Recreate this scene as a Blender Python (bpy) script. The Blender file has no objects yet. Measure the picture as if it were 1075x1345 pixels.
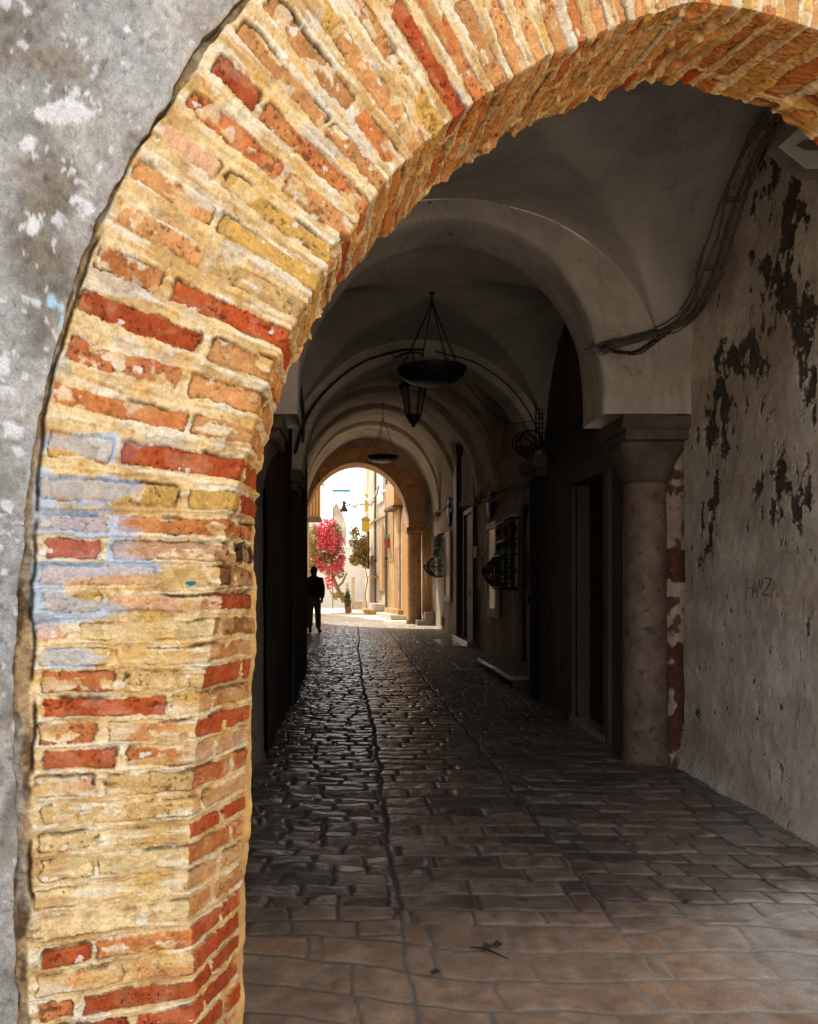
import bpy, bmesh, math, random
import numpy as np
from mathutils import Vector, Matrix

random.seed(7)
RNG = np.random.RandomState(11)
scene = bpy.context.scene
COL = scene.collection
F, VX, VY, H = 1050.0, 462.0, 765.0, 1.30      # lens scale, vanishing point of the passage, eye height
def at(px, py, Y):                              # a point of the picture at depth Y, in metres
    return Vector(((px-VX)/F*Y, Y, H-(py-VY)/F*Y))

# ------------------------------------------------------------------ object helpers
def tag(o, label=None, cat=None, group=None, kind=None):
    if label: o['label'] = label
    if cat: o['category'] = cat
    if group: o['group'] = group
    if kind: o['kind'] = kind
    return o
def thing(name, loc=(0,0,0), label=None, cat=None, group=None):
    o = bpy.data.objects.new(name, None); COL.objects.link(o); o.location = loc
    o.empty_display_size = 0.1
    return tag(o, label, cat, group)
class MB:
    """collects shapes (in world metres) and links them as one mesh"""
    def __init__(s): s.bm = bmesh.new()
    def box(s, x0, x1, y0, y1, z0, z1, bev=0.0, rot=None, piv=None):
        vs = [s.bm.verts.new((x, y, z)) for x in (x0, x1) for y in (y0, y1) for z in (z0, z1)]
        fs = [(0,1,3,2),(4,6,7,5),(0,4,5,1),(2,3,7,6),(0,2,6,4),(1,5,7,3)]
        faces = [s.bm.faces.new([vs[i] for i in f]) for f in fs]
        if bev > 0:
            es = list({e for f in faces for e in f.edges})
            r = bmesh.ops.bevel(s.bm, geom=es, offset=bev, segments=2, affect='EDGES', profile=0.6)
            vs = list({v for f in r['faces'] for v in f.verts} | {v for v in vs if v.is_valid})
        if rot is not None:
            bmesh.ops.rotate(s.bm, verts=[v for v in vs if v.is_valid], cent=piv, matrix=rot)
        return s
    def quad(s, *p):
        s.bm.faces.new([s.bm.verts.new(q) for q in p]); return s
    def tube(s, pts, r, n=8, closed=False):
        pts = [Vector(p) for p in pts]
        rs = r if isinstance(r, (list, tuple)) else [r]*len(pts)
        rings = []; up = None
        for i, p in enumerate(pts):
            if closed: d = pts[(i+1) % len(pts)]-pts[i-1]
            else: d = pts[min(i+1, len(pts)-1)]-pts[max(i-1, 0)]
            if d.length < 1e-9: d = Vector((0,0,1))
            d.normalize()
            if up is None:
                up = Vector((0,0,1)) if abs(d.z) < .9 else Vector((1,0,0))
            a = d.cross(up)
            if a.length < 1e-6: a = d.orthogonal()
            a.normalize(); b = a.cross(d); up = b
            rings.append([s.bm.verts.new(p+a*math.cos(2*math.pi*k/n)*rs[i]+b*math.sin(2*math.pi*k/n)*rs[i]) for k in range(n)])
        m = len(rings)
        for i in range(m if closed else m-1):
            A, B = rings[i], rings[(i+1) % m]
            for k in range(n):
                f = s.bm.faces.new((A[k], A[(k+1) % n], B[(k+1) % n], B[k])); f.smooth = True
        if not closed:
            s.bm.faces.new(rings[0]); s.bm.faces.new(rings[-1][::-1])
        return s
    def lathe(s, prof, c, n=24, axis='z', sx=1, sy=1, jag=0):
        rings = []
        for (r, h) in prof:
            ring = []
            for k in range(n):
                t = 2*math.pi*k/n
                a, b = r*math.cos(t)*sx, r*math.sin(t)*sy
                if axis == 'z': v = (c[0]+a, c[1]+b, c[2]+h)
                elif axis == 'x': v = (c[0]+h, c[1]+a, c[2]+b)
                else: v = (c[0]+a, c[1]+h, c[2]+b)
                ring.append(s.bm.verts.new(v))
            rings.append(ring)
        for A, B in zip(rings[:-1], rings[1:]):
            for k in range(n):
                f = s.bm.faces.new((A[k], A[(k+1) % n], B[(k+1) % n], B[k])); f.smooth = True
        s.bm.faces.new(rings[0]); s.bm.faces.new(rings[-1][::-1])
        return s
    def sphere(s, c, r, sc=(1,1,1), seg=14):
        m = Matrix.Translation(Vector(c)) @ Matrix.Diagonal((*sc, 1))
        g = bmesh.ops.create_uvsphere(s.bm, u_segments=seg, v_segments=max(6, seg//2+2), radius=r, matrix=m)
        for v in g['verts']:
            for f in v.link_faces: f.smooth = True
        return s
    def prism(s, poly, y0, y1):          # polygon in x,z extruded in y
        a = [s.bm.verts.new((x, y0, z)) for x, z in poly]; b = [s.bm.verts.new((x, y1, z)) for x, z in poly]
        s.bm.faces.new(a); s.bm.faces.new(b[::-1]); n = len(poly)
        for i in range(n): s.bm.faces.new((a[i], b[i], b[(i+1) % n], a[(i+1) % n]))
        return s
    def prism_x(s, poly, x0, x1):        # polygon in y,z extruded in x
        a = [s.bm.verts.new((x0, y, z)) for y, z in poly]; b = [s.bm.verts.new((x1, y, z)) for y, z in poly]
        s.bm.faces.new(a); s.bm.faces.new(b[::-1]); n = len(poly)
        for i in range(n): s.bm.faces.new((a[i], b[i], b[(i+1) % n], a[(i+1) % n]))
        return s
    def build(s, name, mat, parent=None, jitter=0.0):
        if jitter:
            for v in s.bm.verts:
                v.co += Vector((random.uniform(-1,1), random.uniform(-1,1), random.uniform(-1,1)))*jitter
        bmesh.ops.recalc_face_normals(s.bm, faces=s.bm.faces[:])
        me = bpy.data.meshes.new(name); s.bm.to_mesh(me); s.bm.free()
        return link(name, me, mat, parent)
def link(name, me, mat, parent=None):
    # meshes are written in world metres; children are offset by the thing's own place
    o = bpy.data.objects.new(name, me); COL.objects.link(o)
    if mat is not None and not me.materials: me.materials.append(mat)
    if parent is not None:
        o.parent = parent
        root = parent
        if parent.type == 'EMPTY' or parent.parent is None:
            off = Vector(parent.location)
            if off.length > 0: me.transform(Matrix.Translation(-off))
        elif parent.parent is not None:
            off = Vector(parent.parent.location)
            if off.length > 0: me.transform(Matrix.Translation(-off))
    return o
def copy_tree(o, loc, parent=None):
    c = o.copy(); COL.objects.link(c)
    if parent is not None: c.parent = parent
    else: c.location = loc
    for ch in [k for k in bpy.data.objects if k.parent == o]:
        copy_tree(ch, None, c)
    return c
def grid_mesh(name, P, col, mat, parent=None, flip=False, smooth=True):
    n, m = P.shape[:2]
    me = bpy.data.meshes.new(name)
    idx = np.arange(n*m, dtype=np.int32).reshape(n, m)
    q = np.stack([idx[:-1,:-1], idx[:-1,1:], idx[1:,1:], idx[1:,:-1]], -1).reshape(-1, 4)
    if flip: q = q[:, ::-1]
    me.vertices.add(n*m); me.vertices.foreach_set('co', np.ascontiguousarray(P, dtype=np.float32).ravel())
    me.loops.add(q.size); me.loops.foreach_set('vertex_index', np.ascontiguousarray(q).ravel())
    me.polygons.add(len(q)); me.polygons.foreach_set('loop_start', np.arange(0, q.size, 4, dtype=np.int32))
    me.polygons.foreach_set('loop_total', np.full(len(q), 4, dtype=np.int32))
    me.polygons.foreach_set('use_smooth', np.full(len(q), smooth))
    me.update(calc_edges=True)
    if col is not None:
        a = me.color_attributes.new('Col', 'FLOAT_COLOR', 'POINT')
        if col.shape[-1] == 3: col = np.concatenate([col, np.ones(col.shape[:-1]+(1,))], -1)
        a.data.foreach_set('color', np.ascontiguousarray(col, dtype=np.float32).ravel())
    return link(name, me, mat, parent)

# ------------------------------------------------------------------ noise on arrays
_T = np.random.RandomState(5).rand(256, 256)
def vn(x, y, seed=0):
    x = np.asarray(x, float)+seed*17.31; y = np.asarray(y, float)+seed*9.73
    xi = np.floor(x).astype(int); yi = np.floor(y).astype(int)
    fx = x-xi; fy = y-yi; fx = fx*fx*(3-2*fx); fy = fy*fy*(3-2*fy)
    a = _T[xi & 255, yi & 255]; b = _T[(xi+1) & 255, yi & 255]
    c = _T[xi & 255, (yi+1) & 255]; d = _T[(xi+1) & 255, (yi+1) & 255]
    return (a*(1-fx)+b*fx)*(1-fy)+(c*(1-fx)+d*fx)*fy
def fbm(x, y, seed=0, o=4, g=.5):
    s = 0; a = 1; t = 0
    for k in range(o):
        s = s+a*vn(x*2**k+k*5.2, y*2**k+k*1.7, seed+k*3); t += a; a *= g
    return s/t
def hsh(i, j, k=0):
    return _T[(np.asarray(i).astype(int)*7+k*31+13) & 255, (np.asarray(j).astype(int)*11+k*57+101) & 255]
def ss(a, b, x):
    t = np.clip((x-a)/(b-a), 0, 1); return t*t*(3-2*t)
def mix(a, b, t): return a*(1-t)+b*t
def mixc(a, b, t): t = np.asarray(t)[..., None]; return np.asarray(a)*(1-t)+np.asarray(b)*t
def lin(r, g, b):
    return np.array([((v/255+.055)/1.055)**2.4 if v > 10 else v/255/12.92 for v in (r, g, b)])

# ------------------------------------------------------------------ materials
def newmat(name):
    m = bpy.data.materials.new(name); m.use_nodes = True
    nt = m.node_tree; return m, nt, nt.nodes['Principled BSDF']
def attr_mat(name, rough=.9, bump=.3, scale=300, spec=.25, var=.25, rough_from_alpha=False, bdist=.002):
    m, nt, b = newmat(name); N = nt.nodes; L = nt.links
    a = N.new('ShaderNodeAttribute'); a.attribute_name = 'Col'
    tc = N.new('ShaderNodeTexCoord')
    n1 = N.new('ShaderNodeTexNoise'); n1.inputs['Scale'].default_value = scale; n1.inputs['Detail'].default_value = 5; n1.inputs['Roughness'].default_value = .65
    L.new(tc.outputs['Object'], n1.inputs['Vector'])
    mr = N.new('ShaderNodeMapRange'); mr.inputs[1].default_value = .3; mr.inputs[2].default_value = .7
    mr.inputs[3].default_value = 1-var; mr.inputs[4].default_value = 1+var
    L.new(n1.outputs['Fac'], mr.inputs[0])
    mx = N.new('ShaderNodeVectorMath'); mx.operation = 'SCALE'
    L.new(a.outputs['Color'], mx.inputs[0]); L.new(mr.outputs[0], mx.inputs['Scale'])
    L.new(mx.outputs[0], b.inputs['Base Color'])
    bp = N.new('ShaderNodeBump'); bp.inputs['Strength'].default_value = bump; bp.inputs['Distance'].default_value = bdist
    L.new(n1.outputs['Fac'], bp.inputs['Height']); L.new(bp.outputs[0], b.inputs['Normal'])
    b.inputs['Roughness'].default_value = rough; b.inputs['Specular IOR Level'].default_value = spec
    if rough_from_alpha: L.new(a.outputs['Alpha'], b.inputs['Roughness'])
    return m
def noisy(name, c1, c2, scale=4, rough=.85, bump=.2, bscale=60, spec=.3, c3=None, thr=.62, bdist=.004, metallic=0, stretch=(1,1,1), stain=0.0, crack=0.0):
    m, nt, b = newmat(name); N = nt.nodes; L = nt.links
    tc = N.new('ShaderNodeTexCoord'); mp = N.new('ShaderNodeMapping'); mp.inputs['Scale'].default_value = stretch
    L.new(tc.outputs['Object'], mp.inputs[0])
    n1 = N.new('ShaderNodeTexNoise'); n1.inputs['Scale'].default_value = scale; n1.inputs['Detail'].default_value = 7; n1.inputs['Roughness'].default_value = .62
    n2 = N.new('ShaderNodeTexNoise'); n2.inputs['Scale'].default_value = bscale; n2.inputs['Detail'].default_value = 6; n2.inputs['Roughness'].default_value = .6
    L.new(mp.outputs[0], n1.inputs['Vector']); L.new(mp.outputs[0], n2.inputs['Vector'])
    r = N.new('ShaderNodeValToRGB'); r.color_ramp.elements[0].position = .33; r.color_ramp.elements[1].position = .68
    r.color_ramp.elements[0].color = (*c1, 1); r.color_ramp.elements[1].color = (*c2, 1)
    L.new(n1.outputs['Fac'], r.inputs[0]); out = r.outputs[0]
    if c3 is not None:
        n3 = N.new('ShaderNodeTexNoise'); n3.inputs['Scale'].default_value = scale*2.3; n3.inputs['Detail'].default_value = 9; n3.inputs['Roughness'].default_value = .68
        L.new(mp.outputs[0], n3.inputs['Vector'])
        t = N.new('ShaderNodeMapRange'); t.inputs[1].default_value = thr; t.inputs[2].default_value = thr+.03
        L.new(n3.outputs['Fac'], t.inputs[0])
        mx = N.new('ShaderNodeMix'); mx.data_type = 'RGBA'
        L.new(t.outputs[0], mx.inputs[0]); L.new(out, mx.inputs[6]); mx.inputs[7].default_value = (*c3, 1); out = mx.outputs[2]
    if stain:
        n4 = N.new('ShaderNodeTexNoise'); n4.inputs['Scale'].default_value = scale*.45; n4.inputs['Detail'].default_value = 8; n4.inputs['Roughness'].default_value = .7; n4.inputs['Distortion'].default_value = .6
        L.new(mp.outputs[0], n4.inputs['Vector'])
        q = N.new('ShaderNodeMapRange'); q.inputs[1].default_value = .36; q.inputs[2].default_value = .60; q.inputs[3].default_value = 1-stain; q.inputs[4].default_value = 1.04
        L.new(n4.outputs['Fac'], q.inputs[0])
        v = N.new('ShaderNodeVectorMath'); v.operation = 'SCALE'; L.new(out, v.inputs[0]); L.new(q.outputs[0], v.inputs['Scale']); out = v.outputs[0]
    if crack:
        wn = N.new('ShaderNodeTexNoise'); wn.inputs['Scale'].default_value = 2.2; wn.inputs['Detail'].default_value = 6
        L.new(tc.outputs['Object'], wn.inputs['Vector'])
        ad = N.new('ShaderNodeVectorMath'); ad.operation = 'MULTIPLY_ADD'; ad.inputs[1].default_value = (.9,.9,.9)
        L.new(wn.outputs['Color'], ad.inputs[0]); L.new(tc.outputs['Object'], ad.inputs[2])
        vo = N.new('ShaderNodeTexVoronoi'); vo.feature = 'DISTANCE_TO_EDGE'; vo.inputs['Scale'].default_value = .8
        L.new(ad.outputs[0], vo.inputs['Vector'])
        q = N.new('ShaderNodeMapRange'); q.inputs[1].default_value = .0; q.inputs[2].default_value = .007; q.inputs[3].default_value = 1-crack; q.inputs[4].default_value = 1
        L.new(vo.outputs['Distance'], q.inputs[0])
        v = N.new('ShaderNodeVectorMath'); v.operation = 'SCALE'; L.new(out, v.inputs[0]); L.new(q.outputs[0], v.inputs['Scale']); out = v.outputs[0]
    L.new(out, b.inputs['Base Color'])
    bp = N.new('ShaderNodeBump'); bp.inputs['Strength'].default_value = bump; bp.inputs['Distance'].default_value = bdist
    L.new(n2.outputs['Fac'], bp.inputs['Height']); L.new(bp.outputs[0], b.inputs['Normal'])
    b.inputs['Roughness'].default_value = rough; b.inputs['Specular IOR Level'].default_value = spec; b.inputs['Metallic'].default_value = metallic
    return m
M = {}
M['brick'] = attr_mat('old_brick', .95, .8, 300, .15, .20, bdist=.0022)
M['plaster'] = attr_mat('old_plaster', .95, .9, 230, .15, .26, bdist=.0022)
M['peel'] = attr_mat('peeling_plaster', .85, .35, 160, .25, .12, bdist=.002)
M['cobble'] = attr_mat('worn_paving', .4, .45, 170, .95, .34, rough_from_alpha=True, bdist=.003)
M['vault'] = noisy('limewashed_vault', (.56,.51,.46), (.68,.63,.57), 1.6, .9, .45, 30, .2, (.16,.14,.12), .685, stain=.42, crack=.22)
M['rib'] = noisy('limewashed_rib', (.60,.54,.48), (.74,.68,.61), 2.6, .9, .5, 40, .2, (.20,.17,.13), .645, stain=.40, crack=.22)
M['farrib'] = noisy('exit_lit_limewash', (.70,.63,.52), (.82,.75,.64), 2.6, .9, .5, 40, .2, (.26,.21,.16), .64, stain=.32, crack=.22)  # lighter copy of the rib limewash, light from the exit painted in
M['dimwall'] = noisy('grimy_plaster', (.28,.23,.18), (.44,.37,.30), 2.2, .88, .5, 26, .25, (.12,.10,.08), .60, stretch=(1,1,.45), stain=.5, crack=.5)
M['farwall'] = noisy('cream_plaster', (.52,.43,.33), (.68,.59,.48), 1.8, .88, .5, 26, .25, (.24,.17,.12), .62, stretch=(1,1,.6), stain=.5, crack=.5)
M['darkwall'] = noisy('dark_plaster', (.07,.054,.042), (.16,.125,.095), 1.7, .8, .6, 22, .3, (.05,.035,.025), .6, stretch=(1,1,.4))  # plain dark brown plaster tone, mottled at random
M['blackwall'] = noisy('shade_black_plaster', (.022,.017,.013), (.055,.042,.032), 1.7, .95, .6, 22, .1, (.035,.025,.018), .6, stretch=(1,1,.4))  # darker copy of the dark plaster, shade of the sides put into colour
M['stone'] = noisy('column_stone', (.17,.115,.082), (.29,.20,.15), 7, .62, .9, 45, .35, (.10,.07,.05), .58, stain=.4)
M['stonedark'] = noisy('dark_capital_stone', (.09,.065,.05), (.17,.13,.10), 6, .8, .7, 45, .3)
M['brownstone'] = noisy('brown_arch_stone', (.36,.20,.10), (.56,.35,.19), 3.0, .8, .7, 20, .3, (.14,.08,.045), .60)
M['wood'] = noisy('dark_wood', (.028,.018,.012), (.065,.040,.026), 5, .55, .5, 40, .4, stretch=(6,6,.6))
M['brownwood'] = noisy('brown_wood', (.07,.035,.018), (.15,.075,.04), 5, .55, .5, 40, .4, stretch=(6,6,.6))
M['iron'] = noisy('black_iron', (.012,.012,.013), (.03,.028,.026), 20, .45, .4, 80, .5, metallic=.4)
M['cable'] = noisy('dusty_cable', (.10,.085,.07), (.20,.17,.14), 9, .7, .2, 40, .3)
M['cabledark'] = noisy('dark_cable', (.018,.016,.014), (.04,.035,.03), 9, .6, .2, 40, .3)
M['marble'] = noisy('worn_marble', (.30,.28,.25), (.45,.42,.38), 5, .22, .2, 30, .5, (.22,.20,.18), .6)
M['frame'] = noisy('pale_frame', (.72,.67,.58), (.84,.79,.70), 6, .6, .4, 40, .4)
M['pane'] = noisy('poster_panel', (.45,.40,.33), (.74,.68,.58), 5, .3, .1, 30, .5)
M['sign'] = noisy('aged_enamel', (.60,.60,.55), (.72,.72,.66), 5, .4, .2, 30, .5)
M['signedge'] = noisy('sign_rim', (.16,.15,.12), (.25,.23,.19), 8, .5, .2, 30, .5)
M['redbrick'] = noisy('exposed_red_brick', (.20,.055,.03), (.34,.11,.055), 14, .9, .9, 60, .2, (.13,.08,.055), .58)
M['white'] = noisy('sunlit_limewash', (.74,.71,.66), (.82,.80,.76), 2, .9, .3, 30, .2)
M['cream'] = noisy('cream_facade', (.58,.47,.31), (.74,.64,.47), 1.6, .88, .5, 14, .2, (.45,.32,.19), .60, stretch=(1,1,.5), stain=.35)
M['ochre'] = noisy('ochre_facade', (.55,.35,.14), (.70,.50,.24), 1.8, .88, .5, 14, .2, (.42,.26,.12), .60, stretch=(1,1,.5), stain=.35)
M['yellowdoor'] = noisy('yellow_door_paint', (.62,.36,.03), (.78,.50,.06), 4, .5, .3, 20, .4)
M['yellow'] = noisy('yellow_paint', (.70,.48,.03), (.80,.58,.06), 4, .5, .2, 20, .4)
M['orange'] = noisy('orange_wood', (.48,.24,.07), (.62,.34,.11), 5, .6, .4, 20, .4, stretch=(1,1,4))
M['blue'] = noisy('blue_paint', (.03,.28,.42), (.06,.40,.52), 6, .5, .2, 20, .4)
M['street'] = noisy('sunlit_paving', (.50,.45,.38), (.66,.61,.53), 3, .7, .5, 18, .3, (.36,.31,.25), .62)
M['outer'] = noisy('pale_street', (.55,.45,.33), (.66,.55,.41), 2, .9, .4, 12, .2)
M['redpot'] = noisy('red_pot', (.35,.04,.03), (.50,.08,.05), 6, .5, .2, 20, .4)
M['clay'] = noisy('clay_pot', (.30,.17,.09), (.45,.27,.15), 6, .8, .3, 20, .3)
M['trunk'] = noisy('pale_bark', (.28,.19,.11), (.46,.34,.20), 12, .9, .8, 40, .2)
M['jacket'] = noisy('black_jacket', (.016,.012,.013), (.045,.030,.030), 20, .8, .4, 50, .2)
M['trousers'] = noisy('grey_green_trousers', (.12,.125,.09), (.19,.19,.145), 20, .9, .4, 50, .2)
M['skin'] = noisy('skin', (.16,.085,.055), (.21,.115,.075), 20, .6, .1, 50, .3)
M['hair'] = noisy('dark_hair', (.008,.006,.005), (.018,.014,.011), 30, .6, .5, 90, .3)
M['twig'] = noisy('dry_twig', (.02,.013,.009), (.05,.03,.02), 30, .8, .5, 90, .3)
M['plastic'] = noisy('off_white_plastic', (.62,.60,.54), (.72,.70,.64), 6, .45, .05, 20, .4)
M['scratch'] = noisy('scratched_line', (.055,.045,.038), (.10,.08,.07), 30, .9, .3, 60, .2)
def leafmat(name, a, b, c):
    m, nt, bs = newmat(name); N = nt.nodes; L = nt.links
    g = N.new('ShaderNodeNewGeometry'); r = N.new('ShaderNodeValToRGB')
    r.color_ramp.elements[0].color = (*a, 1); r.color_ramp.elements[1].color = (*c, 1)
    e = r.color_ramp.elements.new(.5); e.color = (*b, 1)
    L.new(g.outputs['Random Per Island'], r.inputs[0]); L.new(r.outputs[0], bs.inputs['Base Color'])
    bs.inputs['Roughness'].default_value = .6
    bs.inputs['Specular IOR Level'].default_value = .2
    return m
M['pink'] = leafmat('bougainvillea_bract', (.70,.03,.14), (.85,.12,.20), (.90,.42,.34))
M['leaf'] = leafmat('green_leaf', (.10,.15,.02), (.20,.25,.04), (.42,.36,.07))
M['leaf2'] = leafmat('mixed_leaf', (.12,.18,.03), (.30,.32,.06), (.70,.22,.06))
M['darkleaf'] = leafmat('dark_leaf', (.05,.09,.02), (.09,.14,.03), (.16,.2,.05))
SUN_EL_DEG, SUN_TR_DEG, SUN_E = 48.0, -60.0, 5.0
# ================================================================== THE BRICK ARCH (its face is turned 19 degrees)
OX, OY = -.344, 1.70
UX, UY = .9455, .3256
NX, NY = .3256, -.9455                          # out of the face, towards the street in front
def plane_pt(px, py, w):                        # picture point on the plane w behind the face -> (U, z)
    k = (px-VX)/F
    # (k*Y-OX)*NX + (Y-OY)*NY = -w
    Y = (-w+OX*NX+OY*NY)/(k*NX+NY)
    X = k*Y
    return ((X-OX)*UX+(Y-OY)*UY), H-(py-VY)/F*Y
def P3(U, z, h):                                # U along the face, z up, h out of the face
    return np.stack([OX+U*UX+h*NX, OY+U*UY+h*NY, z+0*U], -1)
UC, ZC = 1.62, 1.45
def Tw(th): return .22+.13*ss(math.radians(5), math.radians(80), th)
E2px = [(24,1345),(19,1180),(17,1000),(17,900),(22,772),(38,650),(43,615),(56,511),(65,480),(87,400),(120,311),(146,256),(181,186),(221,136),(271,55),(311,15)]
Epx  = [(38,1345),(38,1200),(40,1050),(42,900),(43,760),(46,640),(50,600),(62,522),(71,478),(93,405),(126,315),(152,261),(187,191),(227,139),(278,60),(319,17)]
Npx  = [(249,1345),(247,1200),(251,1050),(256,960),(266,880),(286,790),(293,700),(310,625),(328,560),(346,500),(372,442),(402,395),(430,338),(467,290),(490,251),(517,226),(540,203),(571,176),(618,138),(671,102),(712,75),(768,54),(800,36),(867,17),(900,3)]
Fpx  = [(316,1345),(322,1200),(328,1050),(332,900),(335,780),(334,700),(337,623),(344,590),(356,557),(372,504),(387,467),(410,416),(440,374),(477,333),(519,290),(543,262),(568,240),(646,191),(729,146),(790,122),(840,105),(878,107)]
def curve(pts, behind):
    zl, ul, th, rr = [], [], [], []
    for px, py in pts:
        w = 0.0
        for _ in range(4):
            U, z = plane_pt(px, py, w)
            a = math.atan2(z-ZC, UC-U)
            w = float(Tw(max(a, 0)))*behind
        if z < ZC: zl.append(z); ul.append(U)
        else: th.append(a); rr.append(math.hypot(z-ZC, UC-U))
    if th:
        r0 = float(np.interp(0, [ (zl[-1]-ZC)/1.4, th[0]], [UC-ul[-1], rr[0]]))
        th = [0.]+th; rr = [r0]+rr; zl.append(ZC); ul.append(UC-r0)
    k = int(len(rr)); th.append(math.pi/2+.001); rr.append(rr[-1]+.3*(rr[-1]-rr[-3]) if False else rr[-1])
    return zl, ul, th, rr
CE2, CE, CN, CF = curve(E2px, 0), curve(Epx, 0), curve(Npx, 0), curve(Fpx, 1)
def smooth(a, k):
    if k < 3: return a
    ker = np.hanning(k); ker /= ker.sum()
    return np.convolve(np.pad(a, k, 'reflect', reflect_type='odd'), ker, 'same')[k:-k]
SP = 1.30                                       # arc length unit: ds = SP*dtheta on the arc, ds = dz on the pier
S_END = ZC+SP*math.pi/2
def curveS(c, s, sm=61):                        # s from 0 (ground) over ZC (springing) to the crown and down again
    sf = np.linspace(-.3, S_END, 2400)
    z = np.minimum(sf, ZC); th = np.maximum(sf-ZC, 0)/SP
    r = np.interp(th, c[2], c[3]); Up = np.interp(z, c[0], c[1])
    rad = smooth(np.where(th > 0, r, UC-Up), sm)
    # evened where picks end
    sq = np.where(s > S_END, .86, 1.0); sm_ = np.where(s > S_END, 2*S_END-s, s)
    rad = np.interp(sm_, sf, rad)
    th = np.maximum(sm_-ZC, 0)/SP; zz = np.minimum(sm_, ZC)
    blend = np.where(s > S_END, 1+.0*np.clip(np.cos(th)*1.0, 0, 1), 1.0)
    sgn = np.where(s > S_END, -1, 1)
    U = UC-sgn*rad*np.cos(th)*blend
    U = U+np.where(s > S_END, .56*ss(0, .50, (s-S_END)/SP), 0)
    z = np.where(th > 0, ZC+rad*np.sin(th), zz)
    return U, z, th

s_a = np.concatenate([np.arange(-.02, .30, .012), np.arange(.30, S_END+.75, .0020), np.arange(S_END+.75, 2*S_END+.02, .012)])
UN, ZN, TH = curveS(CN, s_a)
def match_E(c, s, sm=61):                       # the point of the outer curve on the bed joint through each inner point
    un, zn, th = curveS(CN, s); left = s <= S_END
    cu = np.where(left, mix(1.33, UC, ss(.5, math.pi/2, th)), UC)
    want = np.arctan2(zn-ZC, np.where(left, cu-un, un-cu)); q_ = s.copy()
    for _ in range(14):
        u, z, t2 = curveS(c, q_, sm)
        got = np.arctan2(z-ZC, np.where(left, cu-u, u-cu))
        q_ = np.where(th > 0, q_+np.where(left, 1, -1)*(want-got)*SP, s)
        q_ = np.where(left, np.clip(q_, ZC, S_END), np.clip(q_, S_END, 2*S_END-ZC)); q_ = np.where(th > 0, q_, s)
    u, z, _ = curveS(c, q_, sm)
    return u, z
UE, ZE = match_E(CE, s_a); UF, ZF, _ = curveS(CF, s_a, 81)
WT = Tw(TH)
# widen the ring evenly where the photo's frame cuts it off
WF = np.hypot(UE-UN, ZE-ZN)                     # face width
WR = np.hypot(np.hypot(UF-UN, ZF-ZN), WT)       # reveal width
nf, nr = 205, 150
a_f = np.linspace(-.07, 0, 26)[:-1]
tf = np.linspace(0, 1, nf); tr = np.linspace(0, 1, nr)[1:]
# base surface
Sg = s_a[:, None]
dirU = (UN-UE)/WF; dirZ = (ZN-ZE)/WF
base_s = np.concatenate([np.broadcast_to(Sg, (len(s_a), len(a_f))), np.broadcast_to(Sg, (len(s_a), nf)), np.broadcast_to(Sg, (len(s_a), nr-1))], 1)
A = np.concatenate([np.broadcast_to(a_f, (len(s_a), len(a_f))), tf[None]*WF[:, None], WF[:, None]+tr[None]*WR[:, None]], 1)
U = np.concatenate([UE[:, None]+a_f[None]*dirU[:, None], UE[:, None]*(1-tf)+UN[:, None]*tf, UN[:, None]*(1-tr)+UF[:, None]*tr], 1)
Z = np.concatenate([ZE[:, None]+a_f[None]*dirZ[:, None], ZE[:, None]*(1-tf)+ZN[:, None]*tf, ZN[:, None]*(1-tr)+ZF[:, None]*tr], 1)
Wd = np.concatenate([np.zeros((len(s_a), len(a_f)+nf)), tr[None]*WT[:, None]], 1)
onrev = np.clip((A-WF[:, None]+.012)/.024, 0, 1)           # 0 on the face, 1 on the reveal; rounds the arris
# reveal normal in (U, z, out): towards the opening
ru = (UF-UN); rz = (ZF-ZN); rn = np.stack([dirU, dirZ], -1)   # roughly the direction into the opening
nU = onrev*dirU[:, None]; nZ = onrev*dirZ[:, None]; nO = (1-onrev)+.10*onrev
nl = np.sqrt(nU**2+nZ**2+nO**2); nU /= nl; nZ /= nl; nO /= nl

# ---- courses: list from the ground, measured off the photo at the arris (picture y of each course centre)
spec = {  # y centre: (left brick, right brick, reveal brick, joint as share of the face width)
 1372:('R','R','R',.5), 1332:('R','R','R',.63), 1297:('r','R','R',.30), 1265:('t','t','R',.62), 1234:('R','o','R',.39), 1196:('c','c','t',.7),
 1158:('c','c','t',.7), 1126:('c','c','o',.4), 1092:('c','k','R',.45), 1059:('k','k','t',.33), 1022:('p','k','r',.42), 988:('R','o','p',.55),
 957:('o','t','R',.42), 923:('R','y','t',.82), 891:('r','k','R',.5), 860:('c','k','t',.45), 828:('p','c','b',.22), 794:('y','p','R',.38),
 757:('p','k','b',.65), 726:('R','p','d',.37), 691:('t','o','o',.40), 660:('y','y','R',.75), 620:('y','R','R',.37)}
palette = {'R':lin(176,80,42), 'r':lin(190,112,68), 'o':lin(194,120,68), 't':lin(202,144,90), 'y':lin(200,158,84), 'c':lin(224,196,144), 'k':lin(206,170,112),
           'p':lin(214,168,130), 'b':lin(140,96,56), 'd':lin(92,64,42)}
ys = sorted(spec, reverse=True)
cen = [H-(y-VY)/F*(1.70) for y in ys]
names = [spec[y] for y in ys]
while cen[0] > 0.02:                              # below the frame
    cen.insert(0, cen[0]-.056); names.insert(0, (random.choice('Rotc'), random.choice('Rtoc'), random.choice('Rt'), random.uniform(.3,.7)))
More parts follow.
